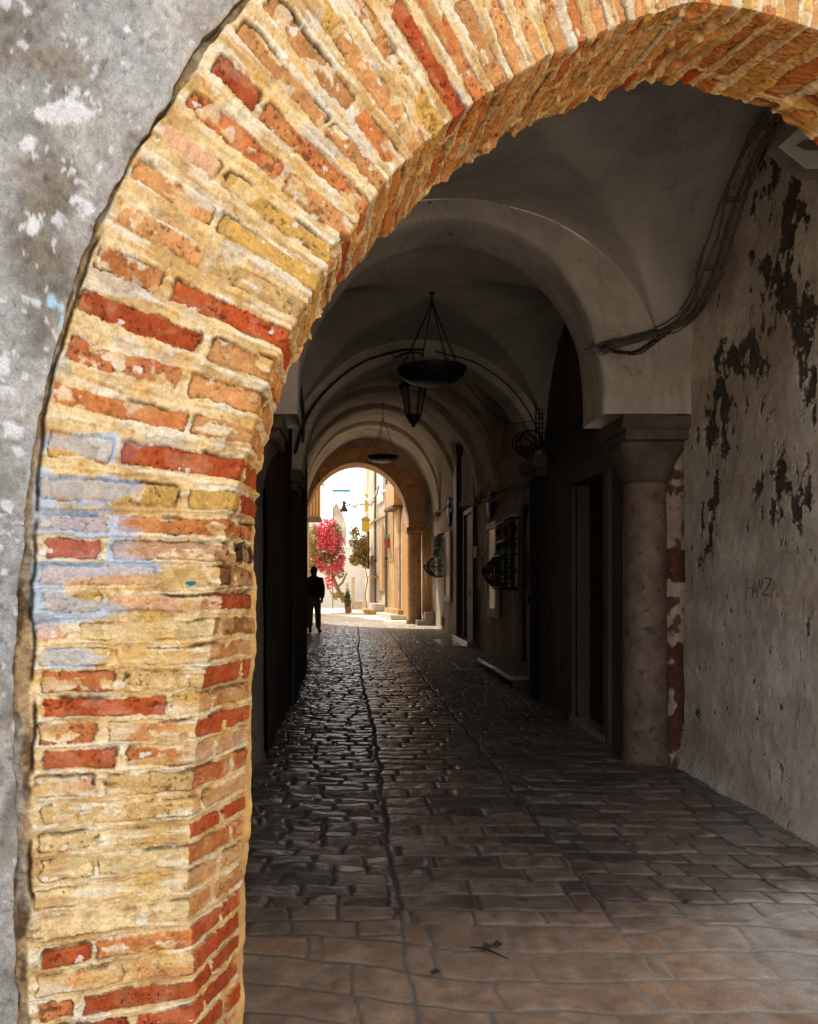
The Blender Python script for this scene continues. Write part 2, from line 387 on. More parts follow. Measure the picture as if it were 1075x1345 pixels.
arc = [('o','t','t',.70),('r','t','t',.62),('R','t','o',.66),('o','R','R',.38),('t','k','t',.5),('t','y','y',.45),('p','y','t',.36),('r','t','R',.60),('R','o','t',.33),('t','t','t',.62),
       ('t','o','o',.66),('y','t','t',.36),('t','y','t',.62),('t','R','r',.40),('t','o','t',.40),('t','t','o',.56),('o','t','t',.34),('t','t','t',.6),('y','t','t',.42),('t','o','o',.52),('R','t','t',.60)]
s_next = max(cen[-1]+.064, 0)
k = 0
RR = random.Random(4)
while s_next < 2*S_END+.1:
    cen.append(s_next)
    if k < len(arc): names.append(arc[k])
    else: names.append((RR.choice('tttoypkt'), RR.choice('tttotyoR'), RR.choice('ttkoytor'), RR.uniform(.3,.7)))
    k += 1; s_next += .0665 if s_next > 1.5 and s_next < 2*S_END-1.5 else .058
cen = np.array(cen)
edges = np.concatenate([[cen[0]-.03], (cen[1:]+cen[:-1])/2, [cen[-1]+.03]])
# warp so that courses wander
wob = (fbm(A*5, base_s*3, 3, 3)-.5)*.016+(fbm(A*28, base_s*28, 4, 3)-.5)*.010
rough_e = (fbm(A*130, base_s*130, 6, 4, .65)-.5)*.006
sw = base_s+wob+rough_e
q = np.interp(sw, edges, np.arange(len(edges)))
ci = np.clip(np.floor(q).astype(int), 0, len(cen)-1)
fr = q-np.floor(q)
pitch = (edges[1:]-edges[:-1])[ci]
# real distance along the course direction at this radius
arcw = (base_s > ZC) & (base_s < 2*S_END-ZC)
radn = np.where(arcw, np.hypot(U-UC, Z-ZC)/SP, 1.0)
pm = pitch*radn
inface = np.clip(A/WF[:, None], -.2, 1)
bw_m = np.where(arcw, .0440, .0385)+(hsh(ci, 3)-.5)*.010   # brick thickness, metres
bw = np.clip(bw_m/pm, .35, .88)
dS = (bw/2-np.abs(fr-.5))*pm                   # >0 inside the brick band
# joints along the course
jf = np.array([n[3] for n in names])[ci]+0*A
Aw = A+(fbm(A*60, base_s*60, 9, 4, .6)-.5)*.018
WFb = WF[:, None]+0*A
j1 = jf*WFb                                     # face joint
j0 = .004+.020*hsh(ci, 8)                       # left end of brick
wrap = .03+.16*hsh(ci, 12)                       # how far the arris brick reaches round the reveal
j2 = WFb+wrap
j3 = j2+.21
bid = np.zeros_like(ci); d = np.full(A.shape, -1.0)
jw = .006+.008*hsh(ci, 21)
def seg(lo, hi, k):
    global bid, d
    dd = np.minimum(Aw-lo, hi-Aw)
    m = dd > d; d = np.where(m, dd, d); bid = np.where(m, k, bid)
seg(j0, j1-jw, 1); seg(j1+jw, j2-jw*.7, 2); seg(j2+jw*.7, j3-jw, 3); seg(j3+jw, j3+.4, 4)
# rounded corners
dj = np.where((d < .005) & (dS < .005), .005-np.hypot(np.minimum(d-.005, 0), np.minimum(dS-.005, 0)), np.minimum(d, dS))
inside = ss(-.0008, .0012, dj)
hid = hsh(ci, bid, 5); hid2 = hsh(ci, bid, 6)
# per-brick colours
keys = list(palette); pal = np.array([palette[k] for k in keys])
L1 = np.array([keys.index(n[0]) for n in names])[ci]; L2 = np.array([keys.index(n[1]) for n in names])[ci]; L3 = np.array([keys.index(n[2]) for n in names])[ci]
pick = np.where(bid == 1, L1, np.where(bid == 2, L2, np.where(bid == 3, L3, np.array([keys.index(c) for c in 'ttotyRob'])[(hid*8).astype(int) % 8])))
# the part of an arris brick that is on the reveal takes the reveal's colour on the pier
pick = np.where((bid == 2) & (A > WFb) & (base_s < 1.35), L3, pick)
bc = pal[pick]
n1 = fbm(A*40, base_s*40, 21, 4); n2 = fbm(A*160, base_s*160, 22, 4); n3 = fbm(A*9, base_s*9, 23, 4); n4 = fbm(A*14, base_s*30, 24, 4)
n5 = vn(A*430, base_s*430, 25); n6 = fbm(A*70, base_s*70, 26, 4, .65)
bc = bc*(.84+.32*hid[..., None])*(.70+.6*n1[..., None])*(.70+.6*n2[..., None])*(.88+.24*n5[..., None])
bc = mixc(bc, lin(206,160,104)*np.ones(3), .38*ss(.50, .72, fbm(A*24, base_s*24, 31, 5))*np.where(pick[..., None][..., 0] == 0, .4, 1))
pits = np.maximum(ss(.66, .74, fbm(A*150, base_s*150, 33, 3))*(hid2 > .2), ss(.68, .76, fbm(A*60, base_s*75, 34, 3))*(hid > .4))
pits = pits*ss(.42, .60, fbm(A*12, base_s*12, 37, 3))
bc = bc*(1-.55*pits[..., None])
mc = mixc(lin(234,206,156), lin(204,166,110), ss(.38, .66, n4))
rad_st = fbm(A*9, base_s*85, 35, 4)
mc = mixc(mc, lin(240,228,202)*np.ones(3), .8*ss(.50, .66, rad_st))
mc = mixc(mc, lin(206,204,200)*np.ones(3), .5*ss(.58, .70, fbm(A*11, base_s*24, 39, 4))*(base_s > 1.3))
mc = mixc(mc, lin(226,176,84)*np.ones(3), .45*ss(.56, .70, fbm(A*16, base_s*26, 36, 4)))
mc = mc*(.76+.44*n2[..., None])*(.80+.40*n6[..., None])*(.9+.2*n5[..., None])
# smeared lime over bricks, mostly low on the pier
yy = VY-(Z-H)*F/1.72
low = ss(1250, 1170, yy)*ss(720, 800, yy)
smear = ss(.60-.12*low, .64-.10*low, fbm(A*20, base_s*34, 41, 5))*.8
pk = (pick == keys.index('R'))
smear = smear*np.where(pk, .15, 1.0)*np.where(A > WFb, .4, 1)
col = mixc(bc, mc*.97, np.clip(smear, 0, 1)); col = mixc(mc, col, inside)
# crevices between brick and mortar, shade under the mortar ledges painted dark
crev = np.exp(-(dj/.0014)**2)*ss(.50, .70, fbm(A*18, base_s*18, 51, 3))
und = ss(.0, .5, fr-.5)
crev2 = np.exp(-((dj+.001)/.0035)**2)*ss(.50, .66, fbm(A*11, base_s*30, 52, 3))*(.35+.65*(fr > .5))
cv = np.clip(np.maximum(crev*.8, crev2), 0, 1)*(.45+.8*fbm(A*45, base_s*45, 53, 3))
col = col*(1-.86*cv[..., None])*1.0
# blue and white paint remains
pxx = VX+F*(OX+U*UX)/(OY+U*UY)
blob = lambda x, y, rx, ry: np.exp(-(((pxx-x)/rx)**2+((yy-y)/ry)**2))
bl = np.clip(blob(115,592,75,14)+blob(110,645,95,16)+blob(100,700,90,34)+blob(60,770,26,60)+blob(120,745,110,14)+blob(95,800,80,16)+blob(100,860,45,14)+blob(150,598,30,16)+.7*blob(52,700,14,90), 0, 1.2)
blm = ss(.32, .52, bl*(.30+1.1*fbm(A*22, base_s*70, 61, 6, .62)))*np.where(pk, .15, .85)*mix(1, .62, inside)*(A < WFb-.02)
col = mixc(col, lin(176,200,228)*np.ones(3)*(.75+.5*n2[..., None]), blm*.88)
whm = ss(.80, .82, fbm(A*34, base_s*50, 63, 5)+.12*blob(60,1130,20,30)+.12*blob(370,60,60,50)+.03*(yy < 500))*(A < WFb)
col = mixc(col, lin(238,232,222)*np.ones(3), whm*.75)
teal = ss(.4, .55, blob(251,766,9,3.5)); col = mixc(col, lin(30,120,140)*np.ones(3), teal)
# strip between plaster and bricks
strip = ss(.004, -.006, A+.006*(fbm(A*0+3, base_s*40, 71, 3)-.5)*2)
sc = mixc(lin(196,164,122), lin(120,94,70), ss(.4, .62, fbm(A*50, base_s*22, 72, 5)))
sc = mixc(sc, lin(176,170,160)*np.ones(3), .7*ss(.5, .62, fbm(A*40, base_s*10, 77, 5)))
sc = mixc(sc, mc*.72, ss(1.25, 1.6, base_s)*.75)
col = mixc(col, sc*(.45+.6*n2[..., None])*(.60+.8*n6[..., None]), strip)
gap = np.exp(-((A-.001+.022*(fbm(A*0, base_s*15, 73, 4)-.5))/.0040)**2)*ss(.46, .58, fbm(A*0+7, base_s*7, 74, 4))
gap2 = np.exp(-((A+.052+.02*(fbm(A*0, base_s*9, 75, 4)-.5))/.008)**2)*ss(.46, .60, fbm(A*0+1, base_s*5, 76, 4))
gp = np.clip(gap+gap2, 0, 1)
col = col*(1-.85*gp[..., None])
# grey soot writing-like smudge on the reveal, reveal's shade painted in darker and warmer
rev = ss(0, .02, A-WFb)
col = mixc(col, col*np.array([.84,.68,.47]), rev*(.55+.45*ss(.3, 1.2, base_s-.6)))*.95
soot = rev*ss(.56, .66, fbm(A*60, base_s*60, 81, 4))*np.exp(-((yy-735)/70.)**2)
col = col*(1-.75*soot[..., None])
# the plain mortar margin at the inner end of the reveal
mar = ss(-.045, -.030, A-(WF+WR)[:, None]+.016*(fbm(A*0, base_s*12, 83, 3)-.5))*ss(.9, .6, base_s*0+.3)
mar = mar*(base_s < 1.9)
col = mixc(col, lin(206,160,96)*(.75+.5*n1[..., None]), mar)
# ---- relief
hb = (hid2-.5)*.014+.0035*(1-np.exp(-np.maximum(dj, 0)/.002))+(n1-.5)*.006+(n6-.5)*.0045+(n2-.5)*.0030-pits*.0026
tilt = (hsh(ci, bid, 9)-.5)*.22
hb = hb+tilt*(fr-.5)*pm
hm = -.001+(fbm(A*14, base_s*40, 91, 4)-.5)*.018+(rad_st-.5)*.010+(n6-.5)*.004+(n2-.5)*.0016
hm = hm+np.where(arcw, .0055, .0015)+np.where(fr < .3, .003, 0)
hh = mix(hm, hb, inside)
hh = mix(hh, np.maximum(hh, hm*.7+.002), smear)
big = (fbm(A*3+4, base_s*2.2, 95, 3)-.5)*.030
chunk = ss(.70, .76, fbm(A*13, base_s*13, 97, 3))*.014*ss(-.10, 0, A-WFb+.02)
hh = hh+big-cv*.010-gp*.016-chunk-.004*ss(.66, .74, fbm(A*75, base_s*95, 54, 4))*(1-inside)
hh = mix(hh, -.004+(n1-.5)*.014+(n6-.5)*.012+(n3-.5)*.018-gp*.014, strip)
hh = mix(hh, .002+(n1-.5)*.006+(n3-.5)*.010, mar)
# worn, nibbled far rim
rim = np.exp(-np.maximum((WF+WR)[:, None]-A, 0)/.02)
Wd2 = Wd+rim*(fbm(base_s*9, base_s*0+2, 99, 4)-.5)*.09
up = rim*(fbm(base_s*16, base_s*0+5, 98, 4)-.55)*.050*ss(1.2, 1.6, base_s)
Uo = U+nU*hh-up*dirU[:, None]; Zo = Z+nZ*hh-up*dirZ[:, None]; Ho = -Wd2+nO*hh
ARCH = P3(Uo, Zo, Ho)
brick_arch = thing('brick_archway', (0,0,0), 'weathered front archway of thin orange and yellow bricks with cream mortar and faded blue paint', 'archway')
grid_mesh('brick_ring', ARCH, col, M['brick'], brick_arch, flip=True)
# back of the ring and of the wall above it, facing the passage
bt = np.linspace(.012, 1, 8)
sb = slice(None, None, 12)
ubk = UF[sb, None]-bt[None]*dirU[sb, None]*2.2; zbk = ZF[sb, None]-bt[None]*dirZ[sb, None]*2.2
back = P3(ubk, np.maximum(zbk, -.05), -(WT[sb, None]-.012)+0*ubk)
grid_mesh('rear_plaster', back, None, M['dimwall'], brick_arch)

# ---- plaster wall round the arch
s_w = np.concatenate([np.arange(-.02, .30, .02), np.arange(.30, S_END+.1, .0042), np.arange(S_END+.1, 2*S_END+.02, .03)])
U2, Z2 = match_E(CE2, s_w, 31); Un2, Zn2, _ = curveS(CN, s_w)
wd = np.hypot(U2-Un2, Z2-Zn2); dU = (Un2-U2)/wd; dZ = (Zn2-Z2)/wd
o = np.concatenate([[-.034, -.026, -.018, -.010, -.004], np.arange(0, .60, .0042), .60+np.cumsum(np.linspace(.01, .14, 34))])
o = np.where(o > 0, o, 0*o); lipi = 5
S_ = np.broadcast_to(s_w[:, None], (len(s_w), len(o))); O_ = np.broadcast_to(o[None], S_.shape)
nib = (fbm(s_w*6, s_w*0, 101, 3)-.5)*.026+(fbm(s_w*40, s_w*0, 102, 4)-.5)*.016
Ug = U2[:, None]-(O_+nib[:, None]*np.exp(-O_/.05))*dU[:, None]; Zg = Z2[:, None]-(O_+nib[:, None]*np.exp(-O_/.05))*dZ[:, None]
Zg = np.clip(Zg, -.05, 5.6)
hw = .014+(fbm(Ug*4, Zg*4, 103, 4)-.5)*.022+(fbm(Ug*30, Zg*30, 104, 4)-.5)*.0045+(fbm(Ug*120, Zg*120, 105, 3)-.5)*.0015
edge = np.exp(-O_/.008)
hw = hw-.003*edge
lip = np.array([-.034, -.026, -.018, -.010, -.004]+[0]*(len(o)-5))
hw = hw+lip[None]
px2 = VX+F*(OX+Ug*UX)/(OY+Ug*UY); py2 = VY-(Zg-H)*F/(OY+Ug*UY)
g1 = fbm(Ug*5, Zg*5, 111, 5); g2 = fbm(Ug*16, Zg*16, 112, 5); g3 = fbm(Ug*70, Zg*70, 113, 4)
pc = mixc(lin(122,117,110), lin(164,164,164), ss(.36, .64, g1))
pc = mixc(pc, lin(186,182,178)*np.ones(3), .7*ss(.50, .66, fbm(Ug*7+3, Zg*4, 114, 5)))
pc = mixc(pc, lin(134,112,90)*np.ones(3), .35*ss(.54, .70, fbm(Ug*6, Zg*9, 115, 5)))
g4 = vn(Ug*260, Zg*260, 117)
pc = pc*(.62+.72*g3[..., None])*(.82+.36*g2[..., None])*(.86+.28*g4[..., None])*np.array([.98,.98,.97])
blb = lambda x, y, rx, ry: np.exp(-(((px2-x)/rx)**2+((py2-y)/ry)**2))
wz = np.clip(.9*blb(97,125,22,22)+.8*blb(80,155,30,14)+blb(118,272,26,34)+.9*blb(42,306,24,20)+.9*blb(105,158,36,10)+.8*blb(32,198,18,12)+.9*blb(8,490,14,34)+.9*blb(20,575,24,20)+.7*blb(5,660,16,30)+.7*blb(160,45,16,20)+.5*blb(8,870,12,70)+.45*blb(140,250,16,40), 0, 1)
wm = ss(.575, .60, .34*wz*(fbm(Ug*9, Zg*9, 125, 3)+.5)+fbm(Ug*24, Zg*24, 121, 6)*.66)
sp = np.maximum(ss(.755, .775, fbm(Ug*55, Zg*55, 122, 3)), ss(.745, .765, fbm(Ug*26, Zg*26, 124, 5)+.05*wz))
wm = np.clip(wm+sp*.8, 0, 1)
pc = mixc(pc, lin(214,214,218)*np.ones(3)*(.80+.30*g3[..., None]), wm)
bz = np.clip(blb(68,396,12,16)+.9*blb(84,430,9,34)+.7*blb(3,367,8,14)+.5*blb(52,362,5,5)+.5*blb(98,325,12,20), 0, 1)
bm_ = ss(.46, .52, bz*(.35+.8*fbm(Ug*30, Zg*30, 123, 5)))
pc = mixc(pc, lin(160,200,220)*np.ones(3), bm_)
ed = np.exp(-O_/.014)*(O_ >= 0)
pc = mixc(pc, lin(205,196,180)*np.ones(3), .35*ed*ss(.4, .6, g2))
hw = hw-.006*ss(.66, .74, fbm(Ug*60, Zg*60, 126, 3))
pc[:, :lipi] = mixc(lin(70,54,40), lin(150,130,106), fbm(S_*30, O_[:, :1]+S_*0, 127, 4))[:, :lipi]
ck = np.exp(-((O_-.024-.02*(fbm(S_*5, S_*0, 131, 3)-.5))/.0022)**2)*ss(.52, .6, fbm(S_*4, S_*0+3, 132, 3))
hw = hw+wm*.0016
grid_mesh('plaster_wall', P3(Ug, Zg, hw), pc, M['plaster'], None)
tag(bpy.data.objects['plaster_wall'], 'grey flaking plaster wall around the brick archway, with white and pale blue paint remains', 'wall')
def arch_plane_y(x, w=0.0):                     # depth of the plane w behind the face at x
    return OY+((x-OX)*NX+w)/(-NY)
# ================================================================== PAVING
def rows_to(y0, y1):
    out = [y0]
    while out[-1] < y1:
        y = out[-1]; out.append(y+min(max(y*y/1365*.55, .0065), .034))
    return np.array(out)
yr = rows_to(1.15, 26.4)
xr = np.concatenate([np.arange(-1.5, 2.75, .0095)])
Xf, Yf = np.meshgrid(xr, yr)
bend = .03*np.sin(Yf*.35)+.012*np.sin(Yf*1.1)
lane = np.where(Xf < .165+bend+(fbm(Xf*4, Yf*6, 54, 3)-.5)*.05, 0, np.where(Xf < 1.0+bend*.5+(fbm(Xf*4, Yf*6, 54, 3)-.5)*.05, 1, 2))
ragg = (fbm(Xf*4, Yf*6, 54, 3)-.5)*.05
d1 = np.minimum(np.abs(Xf-.165-bend-ragg), np.abs(Xf-1.0-bend*.5-ragg))
near = ss(3.35, 2.75, Yf-.28*np.clip(Xf-1.0, 0, 2))     # flatter slabs with pale joints by the arch
def stones(x, y, pitch, lmin, lmax, seed, wx, wy, wf):
    y = y+(fbm(x*wf, y*wf, seed, 3)-.5)*wy
    x = x+(fbm(x*wf+9, y*wf, seed+1, 3)-.5)*wx
    qq = y/pitch+(vn(y*.8, y*0, seed+2)-.5)*1.5
    r = np.floor(qq); fy = qq-r
    Lr = lmin+(lmax-lmin)*hsh(r, seed)
    cc = (x+3+hsh(r, seed+9)*2)/Lr; c = np.floor(cc)
    jit = (hsh(r, c, seed+1)-.5)*.34; jit2 = (hsh(r, c+1, seed+1)-.5)*.34
    f = cc-c
    lo = jit; hi = 1+jit2
    under = f < lo; over = f > hi
    c2 = np.where(under, c-1, np.where(over, c+1, c))
    dx = np.minimum(np.abs(f-lo), np.abs(f-hi))*Lr
    dy = np.minimum(fy, 1-fy)*pitch
    return r, c2, dx, dy, fy, f
lay = [stones(Xf, Yf, .125, .15, .27, 3, .06, .07, 5.0), stones(Xf, Yf, .165, .24, .42, 13, .018, .022, 3.0), stones(Xf+.1*Yf, Yf+.06*Xf, .135, .17, .32, 23, .05, .06, 4.0)]
big_ = stones(Xf+.05*Yf, Yf+.10*Xf+.05*np.sin(Xf*3), .20, .26, .55, 33, .09, .07, 3.5)
def sel(k):
    a = np.where(lane == 0, lay[0][k], np.where(lane == 1, lay[1][k], lay[2][k]))
    return a
r_, c_, dx_, dy_, fy_, fx_ = [sel(k) for k in range(6)]
useb = (Yf-.28*np.clip(Xf-1.0, 0, 2)-.1*(lane == 1) < 2.95) 
r_, c_, dx_, dy_, fy_, fx_ = [np.where(useb, b_, a_) for a_, b_ in zip((r_, c_, dx_, dy_, fy_, fx_), big_)]
dd = np.minimum(np.minimum(dx_, dy_), d1)
jn = .55+.9*fbm(Xf*5, Yf*5, 55, 3)
top = 1-np.exp(-np.maximum(dd-.002*jn, 0)/.0075)
idv = hsh(r_, c_, 61+3); idw = hsh(c_, r_, 77); idu = hsh(r_+5, c_+9, 91)
rgh = np.where(lane == 0, 1.0, np.where(lane == 1, .45, .8))*(1-.72*near)
n_a = fbm(Xf*22, Yf*22, 57, 4); n_b = fbm(Xf*4, Yf*4, 58, 3); n_c = fbm(Xf*75, Yf*75, 59, 3)
hz = top*(.012*(1-.75*near))+(idv-.5)*.010*rgh*top+((fx_-.5)*(idw-.5)*.030+(fy_-.5)*(idu-.5)*.030)*rgh*top*np.minimum(dd/.02, 1)
hz = hz+(n_a-.5)*.0055*(.4+rgh)+(n_b-.5)*.026*(1-.5*near)+(n_c-.5)*.0022
hz = hz-.004*np.exp(-(np.abs(d1)/.007)**2)*(1-near)*ss(.40,.55,fbm(Xf*3,Yf*2,66,3))
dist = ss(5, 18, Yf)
base = mixc(lin(74,64,56), lin(116,102,90), idv)
base = mixc(base, lin(120,86,58)*np.ones(3), .55*ss(.60, .95, idw)*(.25+.75*near))
base = base*(.55+.9*n_a[..., None])
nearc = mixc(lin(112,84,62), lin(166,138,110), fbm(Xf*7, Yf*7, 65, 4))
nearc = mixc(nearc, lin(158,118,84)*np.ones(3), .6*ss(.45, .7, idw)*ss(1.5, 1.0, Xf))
nearc = mixc(nearc, lin(196,190,180)*np.ones(3), .75*ss(1.0, 1.9, Xf)*ss(.38, .6, n_b+.1))  # skylight on the right-hand slabs painted in as paler stone
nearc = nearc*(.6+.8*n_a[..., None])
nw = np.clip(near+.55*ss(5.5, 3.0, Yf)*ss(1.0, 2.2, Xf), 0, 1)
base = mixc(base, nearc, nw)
base = mixc(base, mixc(lin(168,154,134), lin(200,188,168), idv), dist)  # far stones painted paler for the light coming from the exit
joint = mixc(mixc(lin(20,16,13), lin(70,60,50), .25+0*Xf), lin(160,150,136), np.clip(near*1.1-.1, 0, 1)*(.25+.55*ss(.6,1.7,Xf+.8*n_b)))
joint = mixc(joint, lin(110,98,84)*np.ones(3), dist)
jm = ss(.15, .75, top)
colf = mixc(joint, base, jm)
rough = mix(.90, mix(.10, .32, np.clip(n_a*1.3-.1+.3*(idu-.5), 0, 1)), ss(.5, .92, top))
rough = mix(rough, .72, np.clip(nw*.9, 0, 1)); rough = np.where(lane == 2, np.minimum(rough+.12, 1), rough); rough = np.where(lane == 1, rough+.05, rough)
colf = np.concatenate([colf, rough[..., None]], -1)
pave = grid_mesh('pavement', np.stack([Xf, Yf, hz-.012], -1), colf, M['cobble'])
tag(pave, kind='structure')

# wide ground sheets: the street in front of the arch, the sunlit lane beyond the passage
def sheet(name, x0, x1, y0, y1, z, mat, nx=60, ny=60, amp=0.0):
    xs = np.linspace(x0, x1, nx); ysn = np.linspace(y0, y1, ny); X_, Y_ = np.meshgrid(xs, ysn)
    o = grid_mesh(name, np.stack([X_, Y_, z+amp*(fbm(X_, Y_, 7, 3)-.5)], -1), None, mat)
    return tag(o, kind='structure')
sheet('ground', -400, 400, -400, 400, -.09, M['outer'], 3, 3)
sheet('front_street', -14, 14, -14, 3.0, -.045, M['outer'], 40, 40, .01)
Xs, Ys = np.meshgrid(np.arange(-7, 6, .035), np.arange(26.35, 43, .04))
l2 = stones(Xs, Ys, .30, .4, .7, 43, .05, .05, 2)
ds = np.minimum(l2[2], l2[3]); tp = 1-np.exp(-ds/.02)
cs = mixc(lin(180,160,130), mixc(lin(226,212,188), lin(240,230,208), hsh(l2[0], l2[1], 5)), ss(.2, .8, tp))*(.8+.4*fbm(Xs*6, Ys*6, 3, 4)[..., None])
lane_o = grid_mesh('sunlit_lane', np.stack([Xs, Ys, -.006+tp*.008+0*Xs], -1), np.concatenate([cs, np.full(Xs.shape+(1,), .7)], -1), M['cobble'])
tag(lane_o, kind='structure')

# ================================================================== PASSAGE WALLS
def wall_x(name, x, y0, y1, z0, z1, mat, label, face=-1, step=.05, amp=.02, cat='wall', parent=None, seed=0):
    ysn = np.arange(y0, y1+step*.5, step); zs = np.arange(z0, z1+step*.5, step)
    Y_, Z_ = np.meshgrid(ysn, zs)
    X_ = x+face*(fbm(Y_*1.5, Z_*1.5, 200+seed, 4)-.5)*amp*2+face*(fbm(Y_*9, Z_*9, 210+seed, 3)-.5)*amp*.4
    o = grid_mesh(name, np.stack([X_, Y_, Z_], -1), None, mat, parent, flip=(face < 0))
    if label: tag(o, label, cat)
    return o
# near right wall with peeling lime, vertex painted from what the photo shows
XR = 2.34
Yw, Zw = np.meshgrid(np.arange(2.72, 5.62, .0062), np.arange(-.03, 4.05, .0062))
pw = VX+F*XR/Yw; qw = VY-(Zw-H)*F/Yw
g = lambda x, y, rx, ry: np.exp(-(((pw-x)/rx)**2+((qw-y)/ry)**2))
dens = np.clip(g(1010,215,30,30)+.9*g(1030,275,30,30)+.9*g(1050,262,14,40)+1.0*g(1000,350,16,28)+1.0*g(1020,385,20,34)+.9*g(1036,330,12,60)+1.0*g(1052,420,20,36)+.9*g(985,425,14,28)+.95*g(965,465,22,22)+.9*g(990,480,30,20)+.9*g(945,505,14,40)+.8*g(935,560,18,40)+.9*g(952,555,12,30)+.5*g(1000,535,40,22)+.9*g(926,700,13,48)+.8*g(940,650,6,40)+.9*g(1022,625,17,40)+.9*g(993,640,6,22)+.7*g(1050,655,20,50)+.6*g(1010,680,20,14)+.7*g(1070,725,10,20)+.7*g(1062,480,20,60)+.45*g(1120,500,60,260)+.5*g(925,770,10,12)+.3*g(1022,1010,10,20)+.5*g(925,945,8,14)+.35*g(985,690,9,12), 0, 1.15)
fn = fbm(Yw*17, Zw*10, 301, 7, .66)
pm_ = ss(.60, .62, fn*.85+dens*.25)
tiny = ss(.81, .825, fbm(Yw*38, Zw*26, 302, 4))*.8
pm_ = np.clip(pm_+tiny, 0, 1)
w1 = fbm(Yw*2, Zw*2, 303, 4); w2 = fbm(Yw*18, Zw*12, 304, 5); w3 = fbm(Yw*60, Zw*50, 305, 3)
wc = mixc(lin(200,187,174), lin(228,217,204), ss(.35, .65, w1))
wc = mixc(wc, lin(176,152,134)*np.ones(3), .5*ss(.45, .7, fbm(Yw*1.2+5, Zw*3, 306, 4)))
wc = mixc(wc, lin(232,232,230)*np.ones(3), .8*ss(3.9, 3.1, Yw+.6*(w2-.5))*ss(1.2, .2, Zw+.5*(w1-.5)))  # daylight on the low near end painted in as whiter plaster
wc = wc*(.82+.36*w3[..., None])*(.85+.3*w2[..., None])
dk = mixc(lin(56,52,48), lin(112,102,92), fbm(Yw*30, Zw*20, 307, 4))
wc = mixc(wc, dk, pm_)
rim_ = ss(.58, .60, fn*.85+dens*.25)*(1-pm_)
wc = mixc(wc, lin(196,182,166)*np.ones(3), .25*rim_)

hwl = (w1-.5)*.05+(w2-.5)*.006+(w3-.5)*.002-.008*pm_-.012*pm_*(fbm(Yw*22, Zw*16, 308, 4)-.5)+.003*rim_
low_ = .05*np.exp(-np.maximum(Zw, 0)/.10)
grid_mesh('peeling_wall', np.stack([XR-hwl-low_, Yw, Zw], -1), np.concatenate([wc, np.full(Yw.shape+(1,), .8)], -1), M['peel'], None, flip=True)
pwall = bpy.data.objects['peeling_wall']
tag(pwall, 'pale plaster wall on the near right, paint peeling off in dark patches and a name scratched in', 'wall')
# the scratched name
def wallp(px, py):
    Y = F*XR/(px-VX); return (XR-.030, Y, H-(py-VY)/F*Y)
strokes = [[(981,786),(983,760)],[(990,785),(991,759)],[(982,773),(990,772)], [(990,786),(994,764),(997,785)],[(991,777),(996,776)],
           [(996,786),(998,761),(1000,774),(1002,760),(1003,785)], [(1005,759),(1014,760),(1004,781),(1012,782)], [(1015,785),(1018,762),(1022,783)],[(1016,775),(1021,774)]]
mb = MB()
for st in strokes:
    zbold = st[0][0] == 1005
    pts = []
    for a_, b_ in zip(st[:-1], st[1:]):
        for t in np.linspace(0, 1, 6): pts.append((a_[0]*(1-t)+b_[0]*t, a_[1]*(1-t)+b_[1]*t))
    p3 = []
    for (px, py) in pts:
        Y = F*XR/(px-VX); z = H-(py-VY)/F*Y
        w = (fbm(Y*2, z*2, 303, 4)-.5)*.05+(fbm(Y*18, z*12, 304, 5)-.5)*.010
        p3.append((XR-float(w)-.0005-.05*math.exp(-z/.10), Y, z))
    mb.tube(p3, .0032 if zbold else .0018, 5)
mb.build('scratched_name', M['scratch'], pwall)

wall_x('passage_wall', -1.0, 1.35, 5.8, -.05, 4.05, M['dimwall'], 'shadowed plaster wall on the left directly behind the brick pier', +1, seed=1)
o = wall_x('passage_wall', -.64, 6.0, 11.4, -.05, 4.2, M['blackwall'], 'left wall of the middle of the passage, coloured dark for its shade', +1, seed=2)
wall_x('passage_wall', -1.38, 11.4, 25.1, -.05, 6.2, M['farwall'], 'left wall of the far half of the passage, behind the standing person', +1, .08, seed=3)
wall_x('passage_wall', 2.52, 9.0, 25.4, -.05, 6.2, M['farwall'], 'right wall of the far half of the passage, with doors and bulging iron grilles', -1, .05, seed=4)
def wall_y(name, y, x0, x1, z0, z1, mat, label, cat='wall', d=.08):
    o = MB().box(x0, x1, y, y+d, z0, z1, .012).build(name, mat)
    return tag(o, label, cat)
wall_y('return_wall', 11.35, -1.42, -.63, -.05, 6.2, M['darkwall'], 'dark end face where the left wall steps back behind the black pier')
# dark wall with door on the right of the second bay
wd2 = thing('dark_wall', (2.08, 7.5, 0), 'dark right wall between the first stone column and the second arch, with a tall doorway', 'wall')
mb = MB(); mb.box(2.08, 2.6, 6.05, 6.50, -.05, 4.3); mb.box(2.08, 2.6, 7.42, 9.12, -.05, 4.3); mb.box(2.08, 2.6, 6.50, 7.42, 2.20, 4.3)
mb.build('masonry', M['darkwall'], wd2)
mb = MB(); mb.box(2.045, 2.10, 6.38, 6.50, 0, 2.20, .008); mb.box(2.045, 2.10, 7.42, 7.54, 0, 2.20, .008); mb.box(2.04, 2.105, 6.36, 7.56, 2.202, 2.36, .008)
mb.build('door_surround', M['darkwall'], wd2)
dr = thing('wooden_door', (2.2, 6.95, 0), 'dark wooden door in the black wall just beyond the first stone column', 'door')
MB().box(2.21, 2.26, 6.50, 7.42, 0, 2.20, .006).build('door_leaf', M['wood'], dr)
mb = MB()
for k in range(5):
    for j in range(9): mb.sphere((2.205, 6.60+k*.18, .25+j*.22), .012, seg=8)
mb.build('studs', M['iron'], dr)
